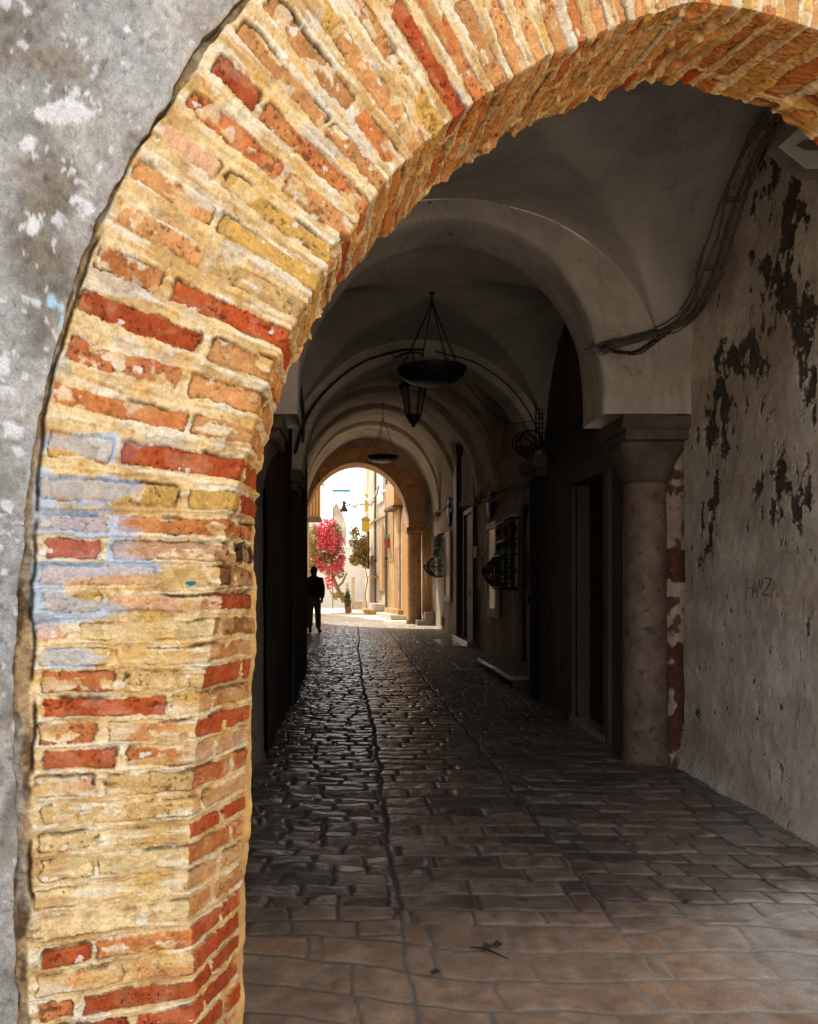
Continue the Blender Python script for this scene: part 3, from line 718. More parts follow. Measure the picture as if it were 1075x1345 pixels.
mb = MB(); mb.tube([(2.20+.03*math.cos(a), 6.95+.05*math.sin(a), 1.15+.05*math.cos(a)) for a in np.linspace(0, 2*math.pi, 14)[:-1]], .007, 6, True); mb.build('ring_handle', M['iron'], dr)
mb = MB(); mb.box(2.04, 2.2, 6.45, 7.5, -.02, .06, .01); mb.build('threshold', M['marble'], dr)
# ================================================================== VAULTS AND ARCHES OF THE PASSAGE
def vault(label, y0, y1, cx, hw, zs0, zs1, h0, h1, xl, xr, mat, groin=True, front=None, seed=0, hl_h=None):
    na, nb = 61, 61
    cy, hl = (y0+y1)/2, (y1-y0)/2
    a = np.linspace(-math.pi/2, math.pi/2, na); b = np.linspace(-math.pi/2, math.pi/2, nb)
    xs = cx+hw*np.sin(a); ysn = cy+hl*np.sin(b)
    ca, cb = np.cos(a), np.cos(b)
    xs = np.concatenate([[min(xl, xs[0]-.01)], xs, [max(xr, xs[-1]+.01)]]); ca = np.concatenate([[0], ca, [0]])
    if front is not None:
        ysn = np.concatenate([[y0-1.6, y0-.8], ysn]); cb = np.concatenate([[0, 0], cb])
    X_, Y_ = np.meshgrid(xs, ysn); CA, CB = np.meshgrid(ca, cb)
    t = np.clip((Y_-y0)/(y1-y0), 0, 1)
    zs = zs0+(zs1-zs0)*t; h = h0+(h1-h0)*t
    hb = (h if hl_h is None else hl_h)
    Z_ = zs+(np.maximum(h*CA, hb*CB) if groin else h*CA)
    if front is not None: Y_ = np.maximum(Y_, arch_plane_y(X_, .36))
    Z_ = Z_+(fbm(X_*2, Y_*2, 400+seed, 3)-.5)*.05*np.minimum(1, 3*np.maximum(CA, CB*groin))
    o = grid_mesh('vault', np.stack([X_, Y_, Z_], -1), None, mat)
    return tag(o, label, 'vault', 'vaults of the passage')
def rib(label, y0, y1, cx, hw, zs, rise, zb, xl, xr, zt, mat, seed=0, bev=.035, name='transverse_arch', group='whitewashed arches across the passage'):
    th = np.linspace(0, math.pi, 57)
    ix = cx-hw*np.cos(th); iz = zs+rise*np.sin(th)
    nz = np.linspace(zb, zs, 9)[:-1]
    ix = np.concatenate([np.full(8, cx-hw), ix, np.full(8, cx+hw)]); iz = np.concatenate([nz, iz, nz[::-1]])
    # outward direction
    ox = np.concatenate([np.full(8, -1.), -np.cos(th), np.full(8, 1.)]); oz = np.concatenate([np.zeros(8), np.sin(th), np.zeros(8)])
    outx = np.clip(ix+ox*9, xl, xr); outz = np.clip(iz+oz*9, zb, zt)
    def ring(off, y): return np.stack([ix+ox*off, np.full(len(ix), y), iz+oz*off], -1)
    mid = lambda t, y: np.stack([(ix+ox*bev)*(1-t)+outx*t, np.full(len(ix), y), (iz+oz*bev)*(1-t)+outz*t], -1)
    rows = [mid(1, y0), mid(.5, y0), mid(.12, y0), ring(bev, y0), ring(bev*.3, y0+bev*.3)]+[ring(0, y) for y in np.linspace(y0+bev, y1-bev, 6)]+[ring(bev*.3, y1-bev*.3), ring(bev, y1), mid(.12, y1), mid(1, y1)]
    P = np.stack(rows, 0)
    n = (fbm(P[..., 0]*2.2+P[..., 2]*1.3, P[..., 1]*2+P[..., 2]*1.7, 500+seed, 3)-.5)*.045
    P[..., 0] += n*np.concatenate([ox])[None]; P[..., 2] += n*oz[None]; P[2:-2, :, 1] += ((fbm(P[2:-2, :, 0]*3, P[2:-2, :, 2]*3, 510+seed, 3)-.5)*.03)
    o = grid_mesh(name, P, None, mat, flip=True)
    return tag(o, label, 'arch', group)
vault('nearest groin vault just inside the brick archway', 2.90, 5.50, .68, 1.45, 2.75, 2.75, 1.2, 1.2, -1.02, 2.45, M['vault'], True, True, 1)
rib('first and nearest whitewashed arch, its right foot on the round stone column', 5.50, 6.02, .68, 1.06, 2.62, 1.20, 2.46, -1.02, 2.45, 4.3, M['rib'], 1)
vault('shadowed vault behind the first arch, with the hanging bowl lamp', 6.02, 8.62, .72, 1.42, 2.55, 2.55, 1.42, 1.36, -1.0, 2.45, M['vault'], True, None, 2)
rib('second whitewashed arch, crossed by a dark cable, behind the near bowl lamp', 8.62, 9.12, .74, 1.27, 2.50, 1.22, 2.49, -1.4, 2.52, 4.6, M['rib'], 2)
vault('long vault between the second and third whitewashed arches', 9.12, 13.7, .62, 1.93, 2.85, 2.95, 1.6, 1.96, -1.4, 2.6, M['vault'], True, None, 3, 1.5)
rib('third whitewashed arch, above the nearer pale framed panel', 13.7, 14.15, .60, 1.86, 2.96, 1.81, 2.85, -1.4, 2.55, 6, M['farrib'], 3)
vault('narrow vault between the third and fourth whitewashed arches', 14.15, 15.5, .60, 1.93, 3.0, 3.05, 1.95, 2.05, -1.4, 2.6, M['vault'], False, None, 4)
rib('fourth whitewashed arch, above the tall narrow brown doorway', 15.5, 15.95, .60, 1.86, 3.05, 1.94, 2.95, -1.4, 2.55, 6, M['farrib'], 4)
vault('vault with dark triangular pockets before the fifth whitewashed arch', 15.95, 18.9, .60, 1.93, 3.1, 3.2, 2.02, 2.33, -1.4, 2.6, M['vault'], True, None, 5, 1.3)
rib('fifth whitewashed arch, with the small far bowl lamp hanging from it', 18.9, 19.3, .60, 1.86, 3.2, 2.20, 3.1, -1.4, 2.55, 6.3, M['farrib'], 5)
vault('bright vault between the fifth and last whitewashed arches', 19.3, 22.6, .57, 1.95, 3.3, 3.45, 2.25, 2.42, -1.4, 2.6, M['vault'], True, None, 6, 1.4)
rib('last and brightest whitewashed arch, just before the brown stone archway', 22.6, 23.05, .55, 1.90, 3.5, 2.24, 3.3, -1.4, 2.55, 6.6, M['farrib'], 6)
vault('last short vault meeting the brown stone archway', 23.05, 25.0, .55, 1.95, 3.5, 3.5, 2.30, 2.30, -1.4, 2.6, M['vault'], False, None, 7)

# exit: brown stone archway
ex = thing('stone_archway', (.2, 25.0, 0), 'brown stone archway at the far end of the passage opening onto the sunlit street', 'archway')
def ring_prism(cx, hw, zs, rise, zb, outer, y0, y1, n=40):
    m = MB(); th = np.linspace(math.pi, 0, n)
    inner = [(cx+hw*math.cos(t), zs+rise*math.sin(t)) for t in th]
    inner = [(cx-hw, zb)]+inner+[(cx+hw, zb)]
    outp = outer(inner)
    for (y, fl) in ((y0, 0), (y1, 1)):
        pass
    A = [m.bm.verts.new((x, y0, z)) for x, z in inner]; B = [m.bm.verts.new((x, y0, z)) for x, z in outp]
    A2 = [m.bm.verts.new((x, y1, z)) for x, z in inner]; B2 = [m.bm.verts.new((x, y1, z)) for x, z in outp]
    for i in range(len(inner)-1):
        m.bm.faces.new((A[i], A[i+1], B[i+1], B[i])); m.bm.faces.new((A2[i], B2[i], B2[i+1], A2[i+1]))
        m.bm.faces.new((A[i], A2[i], A2[i+1], A[i+1])); m.bm.faces.new((B[i], B[i+1], B2[i+1], B2[i]))
    return m
def outer_poly(inner):
    out = []
    for x, z in inner:
        dx, dz = x-.17, max(z-3.05, 0)
        s_ = 1.30 if dz > 0 else 1.0
        a = math.atan2(dz, dx)
        # flat-topped outline
        if dz <= 0: out.append((.17+math.copysign(2.12, dx), z)); continue
        r = min(2.42/max(math.sin(a), 1e-3), 2.12/max(abs(math.cos(a)), 1e-3), 3.28/(abs(math.cos(a))+max(math.sin(a), 0)))
        out.append((.17+r*math.cos(a), 3.05+r*math.sin(a)))
    return out
ring_prism(.17, 1.62, 3.05, 1.98, 3.02, outer_poly, 24.90, 25.9).build('arch_ring', M['brownstone'], ex, .012)
def outer_box(inner): return [(min(max(.17+(x-.17)*6, -1.9), 3.2), min(max(z+(z-3.05)*6 if z > 3.06 else z, 3.0), 6.3)) for x, z in inner]
m_ = MB()
m_ = ring_prism(.17, 1.66, 3.05, 2.02, 3.0, lambda inn: [(-1.9 if x < .17-.4 else (3.2 if x > .17+.4 else x), (6.6 if z > 3.3 else z)) for x, z in inn], 25.0, 26.3)
m_.build('end_wall', M['farwall'], ex)
MB().box(-1.95, -1.45, 24.95, 26.2, -.05, 3.02, .02).build('left_pier', M['brownstone'], ex)
MB().lathe([(.27,-.05),(.27,.10),(.23,.16),(.215,.3),(.205,2.75),(.22,2.78),(.22,2.84)], (1.99, 25.2, 0), 20).build('shaft', M['brownstone'], ex)
MB().box(1.72, 2.28, 24.92, 25.5, 2.84, 3.03, .03).build('capital', M['brownstone'], ex)
MB().box(2.26, 3.0, 25.35, 26.3, -.05, 3.02, .02).build('right_pier', M['ochre'], ex)
tp_ = thing('drain_pipe', (2.25, 25.2, 0), 'slim white pipe standing right of the brown column at the passage end', 'pipe')
mb = MB(); mb.tube([(2.27, 25.25, .28), (2.27, 25.25, 1.5), (2.27, 25.26, 2.86)], .042, 10); mb.build('tube', M['white'], tp_)
for zc_ in (1.1, 2.3): MB().tube([(2.27, 25.25, zc_), (2.27, 25.25, zc_+.06)], .055, 10).build('collar', M['frame'], tp_)
st = thing('stone_steps', (2.2, 24.6, 0), 'two worn stone steps against the wall right of the brown column', 'steps')
MB().box(1.98, 2.50, 24.2, 24.8, -.02, .15, .02).build('lower_step', M['marble'], st, .004); MB().box(2.22, 2.50, 24.15, 24.85, .152, .40, .02).build('upper_step', M['dimwall'], st, .004)

# ------------------------------------------------ columns
def column(label, x, y, r, zc0, zc1, zi, wx0, wx1, y0, y1, side):
    t = thing('stone_column', (x, y, 0), label, 'column')
    ms = M['stone'] if side > 0 else M['darkwall']  # left shaft takes a darker material, its shade put into the colour
    prof = [(r*1.10, -.04), (r*1.09, .04), (r*1.03, .07), (r*1.01, .16)]+[(r*(1.0-.05*k/10), .2+(zc0-.25)*k/10) for k in range(11)]+[(r*1.02, zc0-.03), (r*1.02, zc0)]
    mb = MB(); mb.lathe(prof, (x, y, 0), 28); mb.build('shaft', ms, t, .004)
    # capital: round below, square above, hollow flared sides
    mb = MB(); rings = []
    N_ = 28
    for k in range(9):
        u = k/8; rr = r*(1.0+.06*(u > 0))+u**1.7*r*.46
        ring = []
        for j in range(N_):
            a = 2*math.pi*j/N_; c, s_ = math.cos(a), math.sin(a)
            sq = 1/max(abs(c), abs(s_)); f = 1+(min(sq, 1.30)-1)*u
            ring.append(mb.bm.verts.new((x+rr*f*c, y+rr*f*s_, zc0+(zc1-zc0)*u)))
        rings.append(ring)
    for A_, B_ in zip(rings[:-1], rings[1:]):
        for j in range(N_):
            f = mb.bm.faces.new((A_[j], A_[(j+1) % N_], B_[(j+1) % N_], B_[j])); f.smooth = True
    mb.bm.faces.new(rings[0]); mb.bm.faces.new(rings[-1][::-1])
    mb.build('capital', M['stonedark'], t)
    mb = MB(); mb.box(wx0, wx1, y0-.03, y1+.03, zc1, zc1+.07, .012); mb.box(wx0-.03, wx1+.03, y0-.06, y1+.06, zc1+.072, zi, .02); mb.build('impost', M['stonedark'], t, .006)
    return t
column('round reddish stone column with flared capital on the right of the passage', 2.145, 5.84, .158, 2.02, 2.29, 2.455, 1.90, 2.40, 5.56, 6.0, 1)
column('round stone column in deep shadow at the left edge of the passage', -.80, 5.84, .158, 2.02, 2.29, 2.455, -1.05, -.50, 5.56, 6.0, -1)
# peeled pilaster behind the right column
pl_ = thing('peeled_pilaster', (2.38, 5.8, 0), 'narrow pilaster of peeling plaster and bare red brick between column and pale wall', 'pilaster')
Yp, Zp = np.meshgrid(np.arange(2.20, 2.47, .006), np.arange(-.03, 2.47, .006))
den = ss(.60, .25, np.abs(Zp-.50))*.9+.9*ss(.16, .10, np.abs(Zp-1.42))+.15
pmk = ss(.55, .58, fbm(Yp*12, Zp*9, 601, 5)*.6+den*.33)
crs = np.abs((Zp/.065) % 1-.5)*2
rc = mixc(lin(96,56,38), lin(76,60,48), ss(.75, .95, crs))*(.5+.9*fbm(Yp*40, Zp*40, 602, 4)[..., None])
wc_ = mixc(lin(150,120,100), lin(196,176,156), fbm(Yp*8, Zp*7, 603, 5))*(.8+.4*fbm(Yp*50, Zp*50, 604, 4)[..., None])
wc_ = mixc(wc_, lin(96,70,54)*np.ones(3), ss(.52, .66, fbm(Yp*16, Zp*14, 605, 5)))
grid_mesh('pilaster_face', np.stack([Yp, 5.78-(1-pmk)*.022-(fbm(Yp*9, Zp*9, 606, 4)-.5)*.03, Zp], -1), np.concatenate([mixc(wc_, rc, pmk), np.full(Yp.shape+(1,), .85)], -1), M['peel'], pl_, flip=False)
MB().box(2.19, 2.47, 5.80, 6.1, -.03, 2.46).build('core', M['dimwall'], pl_)
# dark piers at the second arch
pr = thing('dark_pier', (-.8, 8.8, 0), 'black pier with moulded capital on the left, below the second arch', 'pier')
MB().box(-1.0, -.60, 8.55, 9.15, -.03, 2.28, .02).build('shaft', M['blackwall'], pr)
mb = MB(); mb.box(-1.0, -.57, 8.50, 9.2, 2.282, 2.36, .015); mb.box(-1.0, -.53, 8.46, 9.24, 2.362, 2.50, .02); mb.build('capital', M['stonedark'], pr)
pr = thing('dark_pier', (2.2, 8.9, 0), 'black pier with a heavy capital on the right, below the second arch', 'pier')
MB().box(2.03, 2.52, 8.6, 9.14, -.03, 2.44, .02).build('shaft', M['blackwall'], pr)
mb = MB(); mb.box(1.98, 2.52, 8.54, 9.18, 2.442, 2.52, .015); mb.box(1.93, 2.52, 8.50, 9.22, 2.522, 2.66, .02); mb.build('capital', M['stonedark'], pr)
for (y, x0, lab) in ((13.92, 2.36, 'third'), (15.72, 2.36, 'fourth'), (19.1, 2.36, 'fifth'), (22.82, 2.36, 'last')):
    z = {'third':2.85, 'fourth':2.95, 'fifth':3.1, 'last':3.3}[lab]
    mb = MB(); mb.prism_x([(y-.26, z), (y+.26, z), (y+.20, z-.12), (y-.20, z-.12)], 2.38, 2.53)
    tag(mb.build('corbel', M['stonedark']), 'small moulded corbel under the right foot of the %s whitewashed arch' % lab, 'corbel', 'corbels under the far arches')

# ------------------------------------------------ hanging lamps
def bowl_lamp(label, x, y, zr, R, zapex, dz, rod_top, tilt=0, rings=4, a0=0.5):
    t = thing('hanging_bowl_lamp', (x, y, zr), label, 'lamp', 'iron bowl lamps hung on chains')
    mb = MB()
    prof = [(.02*R, -dz), (.45*R, -dz*.96), (.72*R, -dz*.72), (.90*R, -dz*.36), (1.0*R, 0), (1.02*R, .012), (.96*R, .012), (.86*R, -dz*.3), (.6*R, -dz*.7), (.02*R, -dz*.85)]
    mb.lathe(prof, (x, y, zr), 36); mb.build('bowl', M['iron'], t)
    for k in range(rings):
        a = a0+2*math.pi*k/rings
        p0 = Vector((x+R*.93*math.cos(a), y+R*.93*math.sin(a), zr+.01)); p1 = Vector((x, y, zapex))
        mb = MB(); n = 22
        mb.tube([p0.lerp(p1, i/n)+Vector((0, 0, -.01*math.sin(math.pi*i/n))) for i in range(n+1)], [.0055+.0028*(i % 2) for i in range(n+1)], 6)
        mb.tube([p0+Vector((.02*math.cos(q), 0, .02*math.sin(q)+.01)) for q in np.linspace(0, 6.283, 9)[:-1]], .004, 5, True)
        mb.build('chain', M['iron'], t)
    mb = MB(); mb.tube([(x, y, zapex-.01), (x, y, rod_top)], [.008, .008], 8); mb.sphere((x, y, zapex), .018, seg=8); mb.lathe([(.05, rod_top-.02-zr), (.02, rod_top-.06-zr)], (x, y, zr), 12)
    mb.build('hanging_rod', M['iron'], t)
    return t
bowl_lamp('large black bowl lamp on four chains under the second vault', .735, 7.3, 3.235, .315, 3.86, .13, 3.99, a0=.35)
bowl_lamp('small far black bowl lamp on chains in front of the bright exit', .73, 18.6, 4.22, .375, 5.1, .13, 5.5, rings=3, a0=.2)
la = thing('hanging_lantern', (.655, 8.45, 3.2), 'dark glazed metal lantern hanging behind the large bowl lamp', 'lantern')
lx, ly = .655, 8.45
mb = MB()
mb.lathe([(.155, 3.36), (.16, 3.375), (.12, 3.44), (.06, 3.50), (.03, 3.52)], (lx, ly, 0), 6); mb.build('lid', M['iron'], la)
mb = MB()
for k in range(6):
    a = 2*math.pi*k/6
    mb.tube([(lx+.135*math.cos(a), ly+.135*math.sin(a), 3.36), (lx+.075*math.cos(a), ly+.075*math.sin(a), 3.06)], .008, 6)
for r_q, z_q in ((.138, 3.355), (.078, 3.06)):
    mb.tube([(lx+r_q*math.cos(2*math.pi*k/6), ly+r_q*math.sin(2*math.pi*k/6), z_q) for k in range(6)], .008, 6, True)
mb.build('frame', M['iron'], la)
gl, gnt, gb = newmat('lantern_glass'); gb.inputs['Base Color'].default_value = (.25,.22,.18,1); gb.inputs['Roughness'].default_value = .25; gb.inputs['Alpha'].default_value = .45
M['glass'] = gl
MB().lathe([(.07, 3.065), (.128, 3.35)], (lx, ly, 0), 6).build('glass', M['glass'], la)
mb = MB(); mb.lathe([(.078, 3.05), (.05, 3.0), (.022, 2.965), (.015, 2.94)], (lx, ly, 0), 6); mb.build('finial', M['iron'], la)
mb = MB(); mb.tube([(lx, ly, 3.5), (lx, ly, 3.74)], .008, 6); mb.build('hanging_rod', M['iron'], la)
tag(MB().tube([(lx-.2, 8.56, 3.70), (lx-.05, 8.5, 3.745), (lx+.06, 8.5, 3.745), (lx+.12, 8.56, 3.73)], .010, 6).build('lamp_bracket', M['iron']), 'short iron bar above the dark lantern, under the second arch', 'bracket')

# ------------------------------------------------ cables
def cable(label, pts, r, mat='cable', n=14, sag=0, name='cable', group=None, jit=.004):
    P = [Vector(p) for p in pts]; out = []
    for i in range(len(P)-1):
        p0 = P[max(i-1, 0)]; p1 = P[i]; p2 = P[i+1]; p3 = P[min(i+2, len(P)-1)]
        for k in range(n):
            t = k/n
            v = .5*((2*p1)+(p2-p0)*t+(2*p0-5*p1+4*p2-p3)*t*t+(3*p1-p0-3*p2+p3)*t**3)
            out.append(v+Vector((random.uniform(-1,1), random.uniform(-1,1), random.uniform(-1,1)))*jit)
    out.append(P[-1])
    return out
def bundle(name, label, pts, offs, r, mat, cat='cable', group=None, clips=()):
    t = thing(name, tuple(pts[0]), label, cat, group)
    for (a, b, rr) in offs:
        mb = MB(); mb.tube(cable('', [(p[0]+a*random.uniform(.6, 1.3), p[1]+b*random.uniform(.5, 1.4), p[2]+b*.5+random.uniform(-.01, .01)) for p in pts], 0), rr, 6); mb.build('cable', M[mat], t)
    for c in clips:
        MB().box(c[0]-.075, c[0]+.03, c[1]-.018, c[1]+.018, c[2]-.012, c[2]+.012, .004).build('clip', M['cable'], t)
    return t
def rw(px, py, x=2.28): Y = F*x/(px-VX); return (x, Y, H-(py-VY)/F*Y)
lun = [rw(1037,128), rw(1012,165), rw(985,215), rw(968,262), rw(952,310), rw(940,352), rw(925,385), rw(908,412)]
lun += [(2.18, 5.44, 3.04), (1.98, 5.43, 2.97), (1.80, 5.43, 2.93), (1.70, 5.5, 2.90)]
bundle('cable_bundle', 'thick bundle of dusty cables climbing the corner of wall and nearest vault', lun, [(0,0,.012),(-.05,.02,.008),(.02,-.05,.009),(-.03,-.08,.007),(.03,.055,.009),(-.09,0,.006),(-.06,.08,.006),(0,-.11,.005)], 0, 'cable', clips=[lun[1], lun[3], lun[5]])
bundle('cable_bundle', 'dark loops of loose cable sagging across the pier above the stone column', [(2.16,5.42,3.02),(2.05,5.41,2.93),(1.93,5.41,2.86),(1.80,5.41,2.86),(1.71,5.46,2.92)], [(0,0,.007),(.0,.03,.006),(0,-.03,.006)], 0, 'cabledark')
bundle('cable_bundle', 'dark cables along the right springing of the second vault', [(1.72,5.62,2.92),(1.86,6.15,2.78),(2.02,6.8,2.74),(2.02,7.6,2.72),(1.95,8.4,2.70),(1.90,8.55,2.74),(1.80,8.58,2.76)], [(0,0,.018),(0,.03,.014),(-.02,-.03,.012)], 0, 'cabledark')
arcR = [(.74+1.33*math.cos(t), 8.59, 2.52+1.27*math.sin(t)) for t in np.linspace(.12, 1.45, 9)]
bundle('arch_cable', 'dark cable following the right side of the second arch', arcR, [(0,0,.007)], 0, 'cabledark')
arcL = [(.74+1.36*math.cos(t), 8.57, 2.50+1.30*math.sin(t)) for t in np.linspace(1.55, 3.0, 10)]
bundle('arch_cable', 'thicker dark cable following the left side of the second arch', arcL, [(0,0,.012),(.01,.012,.010)], 0, 'cabledark')
bundle('arch_cable', 'thin cable sagging in the air from the large bowl lamp to the second arch', [(1.03,7.4,3.2),(1.30,7.8,3.03),(1.62,8.3,2.97),(1.92,8.5,3.02)], [(0,0,.004)], 0, 'cabledark')
bundle('cable_bundle', 'tangle of dark cables on the left wall beside the brick pier', [(-.62,5.45,3.05),(-.52,5.44,3.02),(-.44,5.44,2.98),(-.40,5.50,2.95),(-.42,6.3,2.9),(-.46,7.6,2.85),(-.52,8.5,2.80)], [(0,0,.012),(.01,.02,.009)], 0, 'cabledark')
bundle('cable_bundle', 'loose dark cable loops low on the left pier under the first arch', [(-.60,5.44,2.9),(-.52,5.43,2.80),(-.44,5.46,2.79),(-.42,5.6,2.84)], [(0,0,.005),(.01,.01,.004)], 0, 'cabledark')
for (label, y0, y1, z0, z1) in (('pale sagging cables along the far right wall near the brown archway', 19.4, 25.0, 3.30, 3.25), ('pale sagging cables above the framed panels on the right wall', 9.4, 14.8, 2.72, 2.82), ('dark cables above the narrow brown doorway on the right wall', 14.9, 19.3, 2.88, 3.2)):
    bundle('wall_cables', label, [(2.44, y0+(y1-y0)*t, z0+(z1-z0)*t-.08*math.sin(math.pi*((t*2) % 1))) for t in np.linspace(0, 1, 9)], [(0,0,.018),(-.02,.05,.016),(-.03,-.05,.014)], 0, 'cable' if 'pale' in label else 'cabledark', group='cables along the far right wall')
# tangled coil at the right foot of the second arch
t = thing('cable_coil', (1.95, 8.5, 2.75), 'black tangle of coiled cable at the right foot of the second arch', 'cable')
for k in range(6):
    c = Vector((1.86+random.uniform(-.05,.05), 8.48, 2.74+random.uniform(-.10,.08))); r0 = random.uniform(.05,.12)
    MB().tube([c+Vector((r0*math.cos(a)*1.1, random.uniform(-.02,.02), r0*math.sin(a))) for a in np.linspace(0, 6.283, 16)[:-1]], .009, 6, True).build('loop', M['cabledark'], t)

# ------------------------------------------------ near right sign
sg = thing('arrow_sign', (2.2, 3.6, 3.2), 'pale grey sign with a pointed left end, high on the near right wall', 'sign')
Y0 = 3.60
pp = [(1014,193),(1050,157),(1130,157),(1130,229),(1056,229)]
poly = [((px-VX)/F*Y0, H-(py-VY)/F*Y0) for px, py in pp]
MB().prism(poly, Y0, Y0+.05).build('back_plate', M['signedge'], sg)
cxs, czs = np.mean([p[0] for p in poly]), np.mean([p[1] for p in poly])
MB().prism([(cxs+(x-cxs)*.86, czs+(z-czs)*.80) for x, z in poly], Y0-.008, Y0-.001).build('face', M['sign'], sg)
MB().prism([((px-VX)/F*Y0, H-(py-VY)/F*Y0) for px, py in [(1044,193),(1056,186),(1118,186),(1118,199),(1056,199)]], Y0-.014, Y0-.0085).build('arrow_mark', M['signedge'], sg)
MB().tube([(2.20, Y0+.04, 3.27), (2.36, Y0+.04, 3.27)], .02, 8).build('bracket', M['iron'], sg)

# ------------------------------------------------ right wall beyond the second arch
XW = 2.50
def opening(name, label, cat, y0, y1, z0, z1, arch=0, matf='dimwall', matd='wood', fw=.10, dep=.03, group=None):
    t = thing(name, (XW, (y0+y1)/2, z0), label, cat, group)
    yc, hw_ = (y0+y1)/2, (y1-y0)/2
    def outline(g_):
        p = [(y0-g_, z0)]
        if arch: p += [(yc-(hw_+g_)*math.cos(a), z1-hw_+(hw_+g_)*1.15*math.sin(a)) for a in np.linspace(0, math.pi, 17)]
        else: p += [(y0-g_, z1+g_), (y1+g_, z1+g_)]
        return p+[(y1+g_, z0)]
    a, b = outline(0), outline(fw)
    m = MB(); x0 = XW-dep-.03
    for i in range(len(a)-1):
        for (q0, q1) in ((a, b),):
            V = lambda x, p: m.bm.verts.new((x, p[0], p[1]))
            m.bm.faces.new((V(x0, q0[i]), V(x0, q0[i+1]), V(x0, q1[i+1]), V(x0, q1[i])))
            m.bm.faces.new((V(x0, q0[i]), V(x0, q0[i+1]), V(XW+.08, q0[i+1]), V(XW+.08, q0[i])))
            m.bm.faces.new((V(x0, q1[i]), V(x0, q1[i+1]), V(XW+.08, q1[i+1]), V(XW+.08, q1[i])))
    m.build('surround', M[matf], t)
    MB().prism_x(a, XW-.012, XW+.03).build('door_leaf', M[matd], t)
    m = MB(); m.tube([(XW-.03, yc-.02, 1.0), (XW-.03, yc-.02, 1.14)], .012, 6); m.build('handle', M['iron'], t)
    return t
opening('arched_door', 'dark round-headed door above the raised marble step', 'door', 10.75, 11.62, .15, 2.34, 1, 'dimwall', 'wood', .10)
opening('tall_door', 'tall narrow dark doorway with brown frame further along the right wall', 'door', 16.2, 17.4, .10, 2.74, 0, 'brownwood', 'wood', .10)
mb = MB(); mb.box(2.36, 2.50, 18.0, 18.25, 0, 4.4, .015); mb.box(2.40, 2.50, 18.35, 18.9, 0, 4.1, .015)
tag(mb.build('brown_post', M['brownwood']), 'tall brown wooden post rising from the floor left of the narrow doorway', 'post')
tag(MB().box(2.30, 2.50, 15.9, 18.3, -.02, .11, .02).build('door_sill', M['marble'], None, .004), 'worn pale stone sill in front of the tall narrow doorway', 'sill')
tag(MB().box(2.42, 2.515, 15.95, 17.6, 2.95, 4.1, .015).build('lintel_panel', M['farwall']), 'pale plastered panel above the tall narrow doorway', 'panel')
# raised marble step and slabs
st = thing('marble_step', (2.2, 11, 0), 'raised polished stone step with dark front below the arched door', 'step')
MB().box(1.97, 2.51, 9.80, 12.2, -.02, .10, .01).build('base', M['darkwall'], st); MB().box(1.93, 2.51, 9.76, 12.25, .102, .16, .012).build('tread', M['marble'], st)
tag(MB().prism([(1.62, 0)], 0, 0).build('tmp', None) if False else MB().box(1.62, 2.05, 11.95, 13.0, -.02, .012, .004).build('floor_slab', M['marble']), 'smooth pale slab set in the cobbles in front of the raised step', 'slab', 'pale slabs in the paving')
tag(MB().box(1.85, 2.45, 16.1, 18.2, -.02, .014, .004).build('floor_slab', M['marble']), 'smooth pale slab in the paving before the tall narrow doorway', 'slab', 'pale slabs in the paving')
def framed(label, y0, y1, z0, z1):
    t = thing('framed_panel', (XW, y0, z0), label, 'panel', 'tall framed panels on the right wall')
    m = MB(); w = .09
    m.box(2.44, 2.50, y0, y0+w, z0, z1, .01); m.box(2.44, 2.50, y1-w, y1, z0, z1, .01); m.box(2.442, 2.498, y0+w, y1-w, z0, z0+w*1.6, .01); m.box(2.442, 2.498, y0+w, y1-w, z1-w*1.4, z1, .01)
    m.build('frame', M['frame'], t); MB().box(2.468, 2.49, y0+w, y1-w, z0+w, z1-w).build('panel', M['pane'], t)
framed('tall pale framed panel beside the nearer iron window grille', 13.55, 14.55, .70, 2.36)
framed('tall pale framed panel beside the farther iron window grille', 19.9, 21.1, .82, 2.60)
